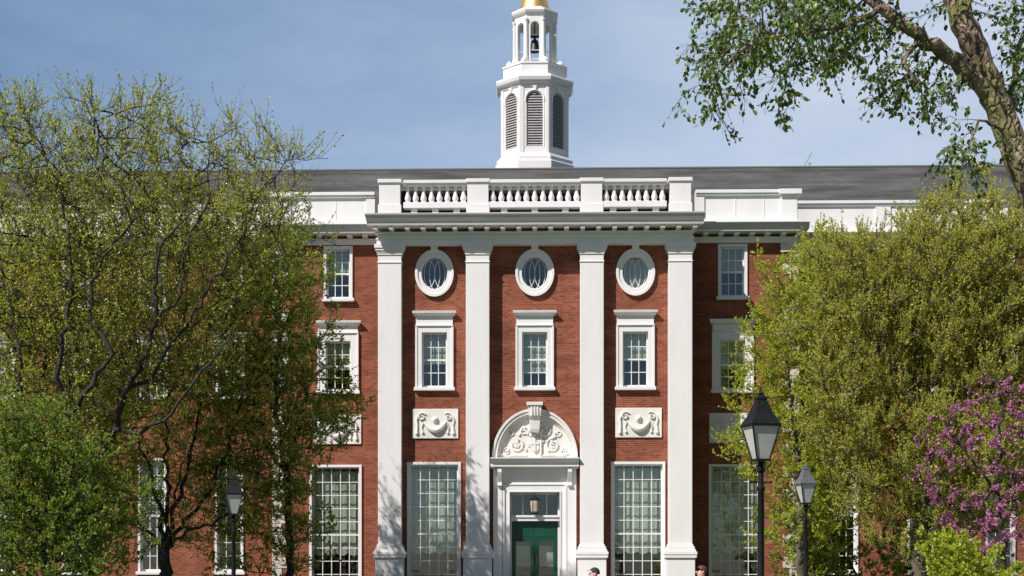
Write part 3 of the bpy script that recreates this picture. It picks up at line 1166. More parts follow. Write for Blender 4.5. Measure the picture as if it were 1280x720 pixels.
for s in (-1, 1):
    lf = MB()
    x0, x1 = (0.004, 0.876) if s > 0 else (-0.876, -0.004)
    lf.box(x0, x0 + 0.15, YD - 0.03, YD + 0.03, 1.2, 2.935)
    lf.box(x1 - 0.15, x1, YD - 0.03, YD + 0.03, 1.2, 2.935)
    lf.box(x0 + 0.15, x1 - 0.15, YD - 0.03, YD + 0.03, 2.86, 2.935)
    lf.box(x0 + 0.15, x1 - 0.15, YD - 0.03, YD + 0.03, 1.2, 1.55)
    do = lf.build('door', M['green'], B, bevel=0.006)
    pn = MB()
    pn.box(x0 + 0.15, x1 - 0.15, YD - 0.004, YD + 0.004, 1.55, 2.86)
    pn.build('pane', M['glass'], do)
    bc = MB()
    bc.box(x0 + 0.17, x1 - 0.17, YD + 0.25, YD + 0.26, 1.9, 2.7)
    bc.build('blind', M['blind'], do)
    hd = MB()
    xx = 0.08 if s > 0 else -0.08
    hd.tube([(xx, YD - 0.03, 1.95), (xx, YD - 0.09, 1.97), (xx, YD - 0.09, 2.35), (xx, YD - 0.03, 2.37)], 0.014, 8)
    hd.build('handle', M['brass'], do, smooth=True)

# entrance steps
st = MB()
st.box(-2.9, 2.9, -2.6, 0.35, 0, 1.19)
for i in range(7):
    st.box(-2.9 - 0.0, 2.9, -2.6 - 0.32 * (i + 1), -2.6 - 0.32 * i, 0, 1.19 - 0.149 * (i + 1))
sp_ = st.build('entrance_steps', M['step'], bevel=0.015)
tag(sp_, 'grey granite steps rising to the green double door', 'steps')

# hanging lantern in the doorway
L = empty('hanging_lantern', (0.0, YB + 0.02, 3.95))
tag(L, 'small glass lantern hanging in front of the transom above the green door', 'lantern')
m_ = MB()
m_.lathe([(0.10, 0.0), (0.15, 0.06), (0.17, 0.40), (0.15, 0.48)], n=6)
m_.build('lantern_glass', M['lantern_glass'], L)
m_ = MB()
m_.lathe([(0.18, 0.482), (0.17, 0.52), (0.09, 0.58), (0.05, 0.64), (0.02, 0.66)], n=6)
m_.lathe([(0.02, -0.08), (0.05, -0.04), (0.11, -0.002)], n=6)
for k in range(6):
    a = 2 * PI * k / 6
    m_.tube([(0.102 * math.cos(a), 0.102 * math.sin(a), 0), (0.154 * math.cos(a), 0.154 * math.sin(a), 0.06), (0.174 * math.cos(a), 0.174 * math.sin(a), 0.40), (0.155 * math.cos(a), 0.155 * math.sin(a), 0.48)], 0.01, 5)
m_.tube([(0, 0, 0.655), (0, 0, 0.765)], 0.012, 6)
m_.build('lantern_cage', M['black'], L)

# ------------------------------------------------------------------ cupola
CU = empty('cupola', (0.0, 12.2, 0.27), parent=B)
CU.scale = (1.03, 1.03, 1.0)
C8 = math.cos(PI / 8)


def oct_(mb, rf0, z0, rf1, z1):
    mb.lathe([(rf0 / C8, z0), (rf1 / C8, z1)], n=8, rot=PI / 8)


def oct_prof(mb, prof):
    mb.lathe([(r / C8, z) for r, z in prof], n=8, rot=PI / 8)


def arch_face(mb, Rf, ang, hwf, z0, z1, hw, hz0, spring, depth, rise=None):
    """one face of an octagon with a round headed opening; local (u, z, d) -> world"""
    nx, ny = math.sin(ang), -math.cos(ang)
    tx, ty_ = math.cos(ang), math.sin(ang)

    def P(u, z, d_):
        return ((Rf - d_) * nx + u * tx, (Rf - d_) * ny + u * ty_, z)
    rise = rise or hw
    N = 12
    arc = [(hw * math.cos(PI * i / N), spring + rise * math.sin(PI * i / N)) for i in range(N + 1)]
    for dd in (0, depth):
        hf = hwf * (Rf - dd) / Rf
        mb.add([P(-hf, z0, dd), P(hf, z0, dd), P(hf, hz0, dd), P(-hf, hz0, dd)], [(0, 1, 2, 3)])
        mb.add([P(-hf, hz0, dd), P(-hw, hz0, dd), P(-hw, spring, dd), P(-hf, spring, dd)], [(0, 1, 2, 3)])
        mb.add([P(hw, hz0, dd), P(hf, hz0, dd), P(hf, spring, dd), P(hw, spring, dd)], [(0, 1, 2, 3)])
        for i in range(N):
            ua = hf * math.cos(PI * i / N)
            a, b = arc[i], arc[i + 1]
            x0 = hf if i == 0 else hf * (1 - 2 * i / N)
            x1 = hf * (1 - 2 * (i + 1) / N)
            mb.add([P(a[0], a[1], dd), P(x0, z1, dd), P(x1, z1, dd), P(b[0], b[1], dd)], [(0, 1, 2, 3)])
        mb.add([P(hw, spring, dd), P(hf, spring, dd), P(hf, z1, dd)], [(0, 1, 2)])
        mb.add([P(-hw, spring, dd), P(-hf, z1, dd), P(-hf, spring, dd)], [(0, 1, 2)])
    path = [(-hw, hz0)] + [(-x, z) for x, z in arc] + [(hw, hz0)]
    path = [(-hw, hz0)] + arc[::-1] + [(hw, hz0), (-hw, hz0)]
    for i in range(len(path) - 1):
        a, b = path[i], path[i + 1]
        mb.add([P(a[0], a[1], 0), P(b[0], b[1], 0), P(b[0], b[1], depth), P(a[0], a[1], depth)], [(0, 1, 2, 3)])
    return P, arc


RB = 1.45
body = MB()
trim = MB()
hwf = RB * math.tan(PI / 8)
for k in range(8):
    ang = k * PI / 4
    P, arc = arch_face(body, RB, ang, hwf, 20.1, 23.2, 0.345, 20.45, 22.55, 0.14)
    louv = MB()
    z = 20.50
    while z < 22.86:
        hw_ = 0.345 if z < 22.5 else 0.345 * math.sqrt(max(0.02, 1 - ((z - 22.5) / 0.40) ** 2))
        louv.add([P(-hw_, z, 0.03), P(hw_, z, 0.03), P(hw_, z + 0.11, 0.13), P(-hw_, z + 0.11, 0.13)], [(0, 1, 2, 3)])
        louv.add([P(-hw_, z - 0.025, 0.03), P(hw_, z - 0.025, 0.03), P(hw_, z, 0.03), P(-hw_, z, 0.03)], [(0, 1, 2, 3)])
        z += 0.115
    louv.build('louvers', M['louver'], CU)
    # arch trim and keystone
    tp = [P(-0.40, 22.45, -0.01)] + [P(-0.40 * math.cos(PI * i / 12), 22.55 + 0.40 * math.sin(PI * i / 12), -0.01) for i in range(13)] + [P(0.40, 22.45, -0.01)]
    trim.tube(tp, 0.035, 6)
    for sg in (-1, 1):
        trim.tube([P(sg * 0.40, 20.45, 0.0), P(sg * 0.40, 22.45, 0.0)], 0.028, 4)
    q = [P(-0.05, 22.93, -0.07), P(0.05, 22.93, -0.07), P(0.09, 23.16, -0.07), P(-0.09, 23.16, -0.07), P(-0.05, 22.93, 0.02), P(0.05, 22.93, 0.02), P(0.09, 23.16, 0.02), P(-0.09, 23.16, 0.02)]
    trim.add(q, [(0, 1, 2, 3), (7, 6, 5, 4), (0, 4, 5, 1), (1, 5, 6, 2), (2, 6, 7, 3), (3, 7, 4, 0)])
    # corner pilaster strips
    for sg in (-1, 1):
        u0, u1 = sorted((sg * (hwf - 0.12), sg * hwf))
        q = [P(u0, 20.1, -0.03), P(u1, 20.1, -0.03), P(u1, 23.15, -0.03), P(u0, 23.15, -0.03), P(u0, 20.1, 0.0), P(u1, 20.1, 0.0), P(u1, 23.15, 0.0), P(u0, 23.15, 0.0)]
        trim.add(q, [(0, 1, 2, 3), (0, 4, 5, 1), (1, 5, 6, 2), (2, 6, 7, 3), (3, 7, 4, 0)])
body.build('belfry_wall', M['white'], CU)
trim.build('belfry_trim', M['white'], CU)
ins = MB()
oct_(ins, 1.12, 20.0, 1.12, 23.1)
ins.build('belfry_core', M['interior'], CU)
bs = MB()
oct_prof(bs, [(1.72, 17.8), (1.72, 19.75), (1.66, 19.80), (1.66, 19.98), (1.58, 20.02), (1.55, 20.10), (1.48, 20.14)])
bs.build('cupola_base', M['white'], CU, bevel=0.01)
co = MB()
oct_prof(co, [(1.45, 23.1), (1.50, 23.16), (1.50, 23.22), (1.60, 23.28), (1.66, 23.36), (1.70, 23.5), (1.68, 23.58), (1.40, 23.72), (1.38, 23.72), (1.38, 24.16), (1.42, 24.17), (1.42, 24.25), (1.2, 24.26)])
co.build('belfry_cornice', M['white'], CU, bevel=0.008)
RL = 0.88
lan = MB()
hl = RL * math.tan(PI / 8)
ltr = MB()
for k in range(8):
    ang = k * PI / 4
    P, arc = arch_face(lan, RL, ang, hl, 24.2, 26.55, 0.19, 24.35, 26.05, 0.16)
    # railing bars between the posts
    for zz in (24.55, 24.95):
        ltr.tube([P(-0.19, zz, 0.08), P(0.19, zz, 0.08)], 0.018, 4)
    ca = ang + PI / 8
    cr_ = RL / C8 + 0.02
    cx_, cy_ = cr_ * math.sin(ca), -cr_ * math.cos(ca)
    ltr.lathe([(0.10, 24.25), (0.10, 24.45), (0.07, 24.50), (0.06, 26.2), (0.09, 26.28), (0.09, 26.35)], cx_, cy_, 8)
    # scrolled foot and urn block
    ux, uy = 1.22 * math.sin(ca), -1.22 * math.cos(ca)
    ltr.lathe([(0.12, 24.26), (0.12, 24.36), (0.14, 24.38), (0.14, 24.42), (0.08, 24.48), (0.03, 24.55)], ux, uy, 8)
    mx_, my_ = 1.06 * math.sin(ca), -1.06 * math.cos(ca)
    ltr.tube([(ux, uy, 24.30), (mx_, my_, 24.40), (cx_, cy_, 24.80)], [0.06, 0.06, 0.04], 6)
lan.build('lantern_wall', M['white'], CU)
ltr.build('lantern_trim', M['white'], CU)
lc = MB()
oct_prof(lc, [(0.86, 26.5), (0.92, 26.54), (0.98, 26.62), (1.02, 26.72), (1.0, 26.80), (0.76, 26.86), (0.76, 26.95), (0.3, 26.96)])
lc.build('lantern_cornice', M['white'], CU, bevel=0.006)
dm = MB()
dm.lathe([(0.70, 26.955), (0.69, 27.05), (0.63, 27.25), (0.55, 27.5), (0.48, 27.8), (0.42, 28.1), (0.33, 28.4), (0.2, 28.65), (0.09, 28.8), (0.06, 29.0), (0.12, 29.1), (0.12, 29.2), (0.03, 29.3), (0.02, 30.0), (0.005, 30.1)], n=24)
dm.build('gold_dome', M['gold'], CU, smooth=True)
be = MB()
be.lathe([(0.27, 25.15), (0.26, 25.20), (0.20, 25.32), (0.17, 25.50), (0.15, 25.62), (0.06, 25.70), (0.05, 25.78)], n=16)
be.box(-0.30, 0.30, -0.05, 0.05, 25.78, 25.88)
be.tube([(0, 0, 25.88), (0, 0, 26.5)], 0.03, 6)
be.build('bell', M['bronze'], CU, smooth=True)
fl = MB()
oct_(fl, 0.86, 24.22, 0.86, 24.27)
fl.build('lantern_floor', M['lead'], CU)


# ------------------------------------------------------------------ lamps
def street_lamp(loc, top, label, sc=1.0, roofmat='black', rz=0.25):
    """black post with a square tapering glass lantern; top = height of the finial tip"""
    o = empty('street_lamp', loc, rz)
    tag(o, label, 'street lamp', 'iron street lamps with tapered glass lanterns')
    k = sc
    zg = top - 1.12 * k                    # foot of the glass
    p_ = MB()
    p_.lathe([(0.17, 0.0), (0.17, 0.12), (0.14, 0.16), (0.13, 0.50), (0.15, 0.53), (0.09, 0.62), (0.062, 0.75), (0.055, 1.6), (0.050, zg - 0.50), (0.07, zg - 0.47), (0.07, zg - 0.44), (0.045, zg - 0.42), (0.042, zg - 0.22), (0.075, zg - 0.19), (0.05, zg - 0.15), (0.045, zg - 0.04)], n=14)
    p_.build('post', M['black'], o, smooth=True)
    lr = MB()
    lr.tube([(-0.16, 0, zg - 0.36), (0.16, 0, zg - 0.36)], 0.014, 6)
    lr.ball((-0.17, 0, zg - 0.36), 0.024, 0.024, 0.024, 8, 5)
    lr.ball((0.17, 0, zg - 0.36), 0.024, 0.024, 0.024, 8, 5)
    lr.build('ladder_bar', M['black'], o, smooth=True)
    w0, w1 = 0.105 * k, 0.225 * k
    zt = zg + 0.50 * k
    g_ = MB()
    a0, a1 = w0 * 0.94, w1 * 0.94
    g_.add([(-a0, -a0, zg), (a0, -a0, zg), (a0, a0, zg), (-a0, a0, zg), (-a1, -a1, zt), (a1, -a1, zt), (a1, a1, zt), (-a1, a1, zt)],
           [(0, 3, 2, 1), (4, 5, 6, 7), (0, 1, 5, 4), (1, 2, 6, 5), (2, 3, 7, 6), (3, 0, 4, 7)])
    g_.build('lamp_glass', M['frost'], o)
    c = MB()
    for sx in (-1, 1):
        for sy in (-1, 1):
            c.tube([(sx * w0, sy * w0, zg), (sx * w1, sy * w1, zt)], 0.013, 5)
            c.tube([(sx * 0.04, sy * 0.04, zg - 0.17), (sx * w0 * 1.15, sy * w0 * 1.15, zg - 0.10), (sx * w0, sy * w0, zg)], 0.012, 5)
    c.box(-w0 - 0.015, w0 + 0.015, -w0 - 0.015, w0 + 0.015, zg - 0.03, zg - 0.002)
    c.build('lamp_cage', M['black'], o)
    r_ = MB()
    r_.lathe([(w1 * 1.52, zt + 0.002), (w1 * 1.55, zt + 0.04), (w1 * 1.42, zt + 0.06), (w1 * 0.95, zt + 0.20 * k), (w1 * 0.58, zt + 0.36 * k), (w1 * 0.46, zt + 0.42 * k), (w1 * 0.52, zt + 0.43 * k), (w1 * 0.50, zt + 0.46 * k), (w1 * 0.2, zt + 0.50 * k)], n=4, rot=PI / 4)
    r_.lathe([(0.03, zt + 0.49 * k), (0.05, zt + 0.52 * k), (0.02, zt + 0.56 * k), (0.012, top)], n=8)
    r_.build('lamp_roof', M[roofmat], o)
    return o


def lamp_at(px, pytop, Y, label, **kw):
    q = W(px, pytop, Y)
    return street_lamp((q.x, Y, 0), q.z, label, **kw)


lamp_at(951, 484, -35.2, 'tallest black iron street lamp with pale glass, in front of the right wing', sc=1.0)
lamp_at(1007, 578, -18.8, 'grey roofed street lamp standing farther back by the right hand trees', sc=0.93, roofmat='greypaint')
lamp_at(292, 590, -20.5, 'dark street lamp with pale glass standing among the left hand trees', sc=0.93)


# ------------------------------------------------------------------ trees
def grow(nodes, parents, att, D=0.3, kill=0.5, infl=99.0, iters=160, up=0.05, jit=0.12, seed=1, maxn=9000, ztop=1e9):
    """space colonisation from an initial skeleton"""
    rng = np.random.default_rng(seed)
    nodes = [np.array(n, float) for n in nodes]
    parents = list(parents)
    att = np.array(att, float)
    N = np.array(nodes)
    d = np.full(len(att), 1e9)
    ni = np.zeros(len(att), int)
    new0 = 0
    for it in range(iters):
        new = N[new0:]
        if len(new) == 0 or len(att) == 0:
            break
        dd = ((att[:, None, :] - new[None, :, :]) ** 2).sum(2)
        j = dd.argmin(1)
        m = np.sqrt(dd[np.arange(len(att)), j])
        upd = m < d
        d[upd] = m[upd]
        ni[upd] = j[upd] + new0
        keep = d > kill
        att, d, ni = att[keep], d[keep], ni[keep]
        act = d < infl
        if not act.any():
            break
        dirs = (att[act] - N[ni[act]]) / d[act][:, None]
        acc = np.zeros_like(N)
        np.add.at(acc, ni[act], dirs)
        src = np.unique(ni[act])
        v = acc[src]
        v /= np.linalg.norm(v, axis=1)[:, None] + 1e-6
        v += rng.normal(0, jit, v.shape)
        v[:, 2] += up
        v /= np.linalg.norm(v, axis=1)[:, None] + 1e-6
        nn = N[src] + v * D
        low = (nn[:, 2] < ztop) & (np.bincount(np.maximum(parents, 0), minlength=len(N))[src] < 3)
        nn, src = nn[low], src[low]
        new0 = len(N)
        N = np.vstack([N, nn])
        parents += list(src)
        if len(N) > maxn:
            break
    return N, np.array(parents)


def radii(N, par, tip=0.008, p=2.3, base=None):
    n = len(N)
    ch = [[] for _ in range(n)]
    for i in range(1, n):
        if par[i] >= 0:
            ch[par[i]].append(i)
    order = sorted(range(n), key=lambda i: -i)
    r = np.zeros(n)
    # parents always come before children
    for i in order:
        if not ch[i]:
            r[i] = tip
        else:
            r[i] = (sum(r[c] ** p for c in ch[i])) ** (1 / p) + tip * 0.02
    if base:
        # keep the tips, scale the rest so that the foot is as thick as asked
        e_ = math.log(base / tip) / math.log(max(r[0], tip * 1.01) / tip)
        r = tip * (r / tip) ** e_
    return r, ch


def branch_mesh(mb, N, r, ch, flare=0.0):
    start = [(0, None)]
    while start:
        i, pr = start.pop()
        chain = [] if pr is None else [pr]
        rad = [] if pr is None else [min(r[pr], r[i] * 1.25)]
        k = i
        while True:
            chain.append(k)
            rad.append(r[k])
            if not ch[k]:
                break
            cs_ = sorted(ch[k], key=lambda c: -r[c])
            for c in cs_[1:]:
                start.append((c, k))
            k = cs_[0]
        if len(chain) < 2:
            continue
        rm = max(rad)
        ns = 12 if rm > 0.12 else 8 if rm > 0.06 else 5 if rm > 0.02 else 3
        pts = [tuple(N[c]) for c in chain]
        if pr is None and flare:
            rad[0] *= 1 + flare
        mb.tube(pts, rad, ns)


def np_mesh(name, V, Fq, mat, parent, smooth=False):
    me = bpy.data.meshes.new(name)
    nv, nf, k = len(V), len(Fq), Fq.shape[1]
    me.vertices.add(nv)
    me.vertices.foreach_set('co', V.astype(np.float32).ravel())
    me.loops.add(nf * k)
    me.loops.foreach_set('vertex_index', Fq.astype(np.int32).ravel())
    me.polygons.add(nf)
    me.polygons.foreach_set('loop_start', np.arange(0, nf * k, k, dtype=np.int32))
    me.update(calc_edges=True)
    me.validate()
    me.materials.append(mat)
    o = bpy.data.objects.new(name, me)
    COL.objects.link(o)
    o.parent = parent
    return o


def unit(v):
    return v / (np.linalg.norm(v, axis=1)[:, None] + 1e-9)


def leaves_mesh(P, Dv, size, rng, shape=(0.5, 0.62), fold=0.18, hang=0.0):
    """a folded diamond per leaf, two triangles-worth of quad halves; returns verts, quads"""
    n = len(P)
    d = unit(Dv + rng.normal(0, 0.75, (n, 3)) + np.array([0, 0, -hang]))
    a = unit(np.cross(d, rng.normal(0, 1, (n, 3))))
    nn = np.cross(d, a)
    s = (size * rng.uniform(0.6, 1.3, n))[:, None]
    base = P
    tip = P + d * s
    m = P + d * s * shape[0]
    w = s * shape[1] * 0.5
    lft = m + a * w + nn * w * fold
    rgt = m - a * w + nn * w * fold
    V = np.stack([base, rgt, tip, lft], 1).reshape(-1, 3)
    q = np.arange(n)[:, None] * 4 + np.array([0, 1, 2, 3])
    return V, q


def leaves_fine(P, Dv, size, rng, hang=0.4):
    """a rounder six-sided leaf folded along its rib and bent at the tip"""
    n = len(P)
    d = unit(Dv + rng.normal(0, 0.7, (n, 3)) + np.array([0, 0, -hang]))
    a = unit(np.cross(d, rng.normal(0, 1, (n, 3))))
    nn = np.cross(d, a)
    s = (size * rng.uniform(0.55, 1.25, n))[:, None]
    b0 = P
    r1 = P + d * s * 0.36
    r2 = P + d * s * 0.72 - nn * s * 0.05
    tip = P + d * s - nn * s * 0.16
    l1 = r1 + a * s * 0.29 + nn * s * 0.10
    l2 = r2 + a * s * 0.24 + nn * s * 0.06
    k1 = r1 - a * s * 0.29 + nn * s * 0.10
    k2 = r2 - a * s * 0.24 + nn * s * 0.06
    V = np.stack([b0, r1, r2, tip, l1, l2, k1, k2], 1).reshape(-1, 3)
    i = np.arange(n)[:, None] * 8
    q = np.vstack([i + np.array([0, 1, 4, 4]), i + np.array([1, 2, 5, 4]), i + np.array([2, 3, 5, 5]),
                   i + np.array([0, 6, 1, 1]), i + np.array([1, 6, 7, 2]), i + np.array([2, 7, 3, 3])])
    # triangles as their own arrays are avoided by nudging doubled corners
    tri = q[q[:, 2] == q[:, 3]][:, :3]
    quad = q[q[:, 2] != q[:, 3]]
    t2_ = np.vstack([tri, quad[:, [0, 1, 2]], quad[:, [0, 2, 3]]])
    return V, t2_


def twigs(N, par, r, rng, thr, per, length, up=0.35, seg=3, spread=0.7, thick=0.006):
    """short curved shoots from every thin node; returns positions along them with directions, and a 3-sided tube mesh"""
    idx = np.array([i for i in range(1, len(N)) if r[i] < thr])
    cnt = rng.poisson(per, len(idx))
    idx = np.repeat(idx, cnt)
    n = len(idx)
    bd = unit(N[idx] - N[par[idx]])
    d = unit(bd * 0.7 + rng.normal(0, spread, (n, 3)) + np.array([0, 0, up]))
    L = (length * rng.uniform(0.4, 1.3, n))[:, None]
    pts = [N[idx] + (N[par[idx]] - N[idx]) * rng.uniform(0, 1, (n, 1))]
    dirs = []
    for k in range(seg):
        dirs.append(d)
        pts.append(pts[-1] + d * L / seg)
        d = unit(d + rng.normal(0, 0.22, (n, 3)) + np.array([0, 0, up * 0.3]))
    pts = np.stack(pts, 1)                 # n, seg+1, 3
    dirs = np.stack(dirs + [dirs[-1]], 1)
    # tubes
    a = unit(np.cross(dirs[:, 0], rng.normal(0, 1, (n, 3))))
    b = np.cross(dirs[:, 0], a)
    rings = []
    for k in range(seg + 1):
        rr = thick * (1 - 0.75 * k / seg)
        for c in range(3):
            an_ = 2 * PI * c / 3
            rings.append(pts[:, k] + (a * math.cos(an_) + b * math.sin(an_)) * rr)
    V = np.stack(rings, 1).reshape(-1, 3)
    q = []
    base = np.arange(n)[:, None] * (3 * (seg + 1))
    for k in range(seg):
        for c in range(3):
            c2 = (c + 1) % 3
            q.append(base + np.array([k * 3 + c, k * 3 + c2, k * 3 + 3 + c2, k * 3 + 3 + c]))
    return pts, dirs, V, np.vstack(q)


def along(pts, dirs, per, rng, t0=0.2):
    n, k, _ = pts.shape
    cnt = rng.poisson(per, n)
    idx = np.repeat(np.arange(n), cnt)
    t = rng.uniform(t0, 1.0, len(idx)) * (k - 1)
    i = np.minimum(t.astype(int), k - 2)
    f = (t - i)[:, None]
    P = pts[idx, i] * (1 - f) + pts[idx, i + 1] * f
    return P, dirs[idx, i]


def blob_points(blobs, rng, clump=0.0, nclump=40, csz=0.8):
    """attractors in ellipsoids (cx,cy,cz,rx,ry,rz,n), some of them gathered in clumps"""
    out = []
    for cx, cy, cz, rx, ry, rz, n in blobs:
        v = rng.normal(0, 1, (n, 3))
        v = unit(v) * (rng.uniform(0, 1, (n, 1)) ** 0.42)
        p = v * np.array([rx, ry, rz]) + np.array([cx, cy, cz])
        if clump:
            c = p[rng.integers(0, n, nclump)]
            pick = rng.uniform(0, 1, n) < clump
            p[pick] = c[rng.integers(0, nclump, pick.sum())] + rng.normal(0, csz, (pick.sum(), 3))
        out.append(p)
    return np.vstack(out)


def polyline(pts, step=0.35):
    out = [np.array(pts[0], float)]
    for a, b in zip(pts[:-1], pts[1:]):
        a, b = np.array(a, float), np.array(b, float)
        k = max(1, int(round(np.linalg.norm(b - a) / step)))
        for i in range(1, k + 1):
            out.append(a + (b - a) * i / k)
    return out


def skeleton(trunk, limbs, step=0.35, wob=0.05, seed=0):
    """trunk polyline and limbs starting near it -> nodes, parents"""
    rng = np.random.default_rng(seed)
    nodes = polyline(trunk, step)
    nodes = [nodes[0]] + [n + rng.normal(0, wob, 3) * [1, 1, 0.3] for n in nodes[1:]]
    par = [-1] + list(range(len(nodes) - 1))
    for lb in limbs:
        pl = polyline(lb, step)
        A = np.array(nodes)
        s = int(((A - pl[0]) ** 2).sum(1).argmin())
        prev = s
        for q_ in pl[1:]:
            nodes.append(q_ + rng.normal(0, wob, 3))
            par.append(prev)
            prev = len(nodes) - 1
    return nodes, par


def make_tree(name, label, cat, group, trunk, limbs, blobs, bark, leaf, seed=1, D=0.32, kill=0.5, tip=0.010, base=0.18, tw=(0.03, 1.2, 0.5),
              lper=5, lsize=0.07, up=0.35, clump=0.4, nclump=40, csz=0.7, jit=0.12, fine=False, hang=0.0, flare=0.5, kind=None, gup=0.05, wob=0.05, crown_name='crown', infl=99.0, twthick=0.006, spread=0.7, fixed=None, ztop=1e9):
    rng = np.random.default_rng(seed)
    root = empty(name, tuple(trunk[0]))
    tag(root, label, cat, group)
    o0 = np.array(trunk[0], float)
    nodes, par = skeleton(trunk, limbs, D, wob, seed)
    att = blob_points(blobs, rng, clump, nclump, csz)
    att = att[att[:, 2] > 0.25]
    N, par = grow(nodes, par, att, D, kill, infl=infl, seed=seed, up=gup, jit=jit, ztop=ztop)
    r, ch = radii(N, par, tip, 2.3, base)
    if fixed:                                    # measured thickness of the trunk and the limbs
        i0 = 0
        for (ra, rb), path in zip(fixed, [trunk] + limbs):
            k = len(polyline(path, D)) - (1 if i0 else 0)
            r[i0:i0 + k] = np.maximum(np.linspace(ra, rb, k), r[i0:i0 + k] * 0.5)
            i0 += k
    N = N - o0
    mb = MB()
    branch_mesh(mb, N, r, ch, flare)
    pts, dirs, TV, TQ = twigs(N, par, r, rng, tw[0], tw[1], tw[2], up, thick=twthick, spread=spread)
    nv = len(mb.v)
    # tubes from the branch builder and the twigs in one mesh
    mb.v.extend(map(tuple, TV.tolist()))
    mb.f.extend(map(tuple, (TQ + nv).tolist()))
    tr_ = mb.build('trunk', bark, root, smooth=False, recalc=False)
    tr_.data.polygons.foreach_set('use_smooth', np.ones(len(tr_.data.polygons), dtype=bool))
    P, Dv = along(pts, dirs, lper, rng)
    if fine:
        V, q = leaves_fine(P, Dv, lsize, rng, hang)
    else:
        V, q = leaves_mesh(P, Dv, lsize, rng, hang=hang)
    np_mesh(crown_name, V, q, leaf, root)
    print('TREE', label, 'nodes', len(N), 'twigs', len(pts), 'leaves', len(P))
    return root


def V3(px, py, Y):
    q = W(px, py, Y)
    return (q.x, Y, q.z)


def blob(px0, px1, py0, py1, Y, dy, n):
    a, b = W(px0, py1, Y), W(px1, py0, Y)
    return ((a.x + b.x) / 2, Y, (a.z + b.z) / 2, (b.x - a.x) / 2, dy, (b.z - a.z) / 2, n)


def foot(px, Y):
    q = W(px, 700, Y)
    return (q.x, Y, 0.0)


GL, GR = 'trees in front of the left wing', 'trees in front of the right wing'
# left: big bare-branched tree, trunk hidden behind the bush
Y = -13.0
make_tree('tree', 'tall left tree with dark bare limbs and sparse young leaves against the sky', 'tree', GL,
          [foot(108, Y), V3(110, 660, Y), V3(118, 590, Y)],
          [[V3(118, 590, Y), V3(142, 539, Y - .5), V3(156, 491, Y - 1), V3(184, 442, Y - 1.6), V3(196, 400, Y - 2), V3(193, 350, Y - 2.2), V3(206, 300, Y - 2.2), V3(243, 262, Y - 2)],
           [V3(142, 539, Y - .5), V3(180, 540, Y - 1.2), V3(214, 515, Y - 1.8), V3(262, 455, Y - 2), V3(300, 400, Y - 2)],
           [V3(110, 640, Y), V3(96, 570, Y - .8), V3(84, 525, Y - 1.6), V3(115, 477, Y - 2.2), V3(140, 440, Y - 2.4), V3(116, 400, Y - 2.4), V3(115, 355, Y - 2.4), V3(135, 310, Y - 2.4), V3(175, 270, Y - 2.2)],
           [V3(84, 525, Y - 1.6), V3(73, 470, Y - 2), V3(78, 420, Y - 2.2), V3(90, 370, Y - 2.2), V3(88, 300, Y - 2), V3(70, 230, Y - 1.5), V3(40, 160, Y - 1)],
           [V3(110, 650, Y), V3(60, 600, Y - .6), V3(28, 540, Y - 1.2), V3(24, 440, Y - 1.6), V3(7, 360, Y - 1.6), V3(-10, 280, Y - 1.4)],
           [V3(156, 491, Y - 1), V3(190, 470, Y - 1.2), V3(235, 400, Y - 1.6), V3(268, 350, Y - 1.6), V3(300, 300, Y - 1.4), V3(320, 250, Y - 1), V3(365, 190, Y)],
           [V3(196, 400, Y - 2), V3(225, 370, Y - 2), V3(228, 320, Y - 1.8), V3(260, 250, Y - 1.4), V3(262, 180, Y - 1)],
           [V3(175, 270, Y - 2.2), V3(130, 210, Y - 1.8), V3(122, 160, Y - 1), V3(118, 135, Y - .6)]],
          [blob(-60, 320, 170, 560, Y + .3, 3.4, 3000), blob(-40, 140, 110, 330, Y, 2.5, 800), blob(100, 260, 115, 300, Y, 2.5, 800), blob(225, 380, 150, 380, Y, 2.2, 700)],
          M['bark_dark'], M['leaf_left'], seed=41, D=0.28, kill=0.34, base=0.17, tip=0.009, tw=(0.018, 3.0, 0.95), lper=10.5, lsize=0.075, up=0.8, clump=0.12, gup=0.08, spread=0.55, ztop=W(100, 122, Y).z, jit=0.08, twthick=0.008,
          fixed=[(0.24, 0.14), (0.12, 0.025), (0.07, 0.02), (0.11, 0.02), (0.08, 0.02), (0.09, 0.02), (0.06, 0.015), (0.045, 0.015), (0.04, 0.012)], wob=0.04)
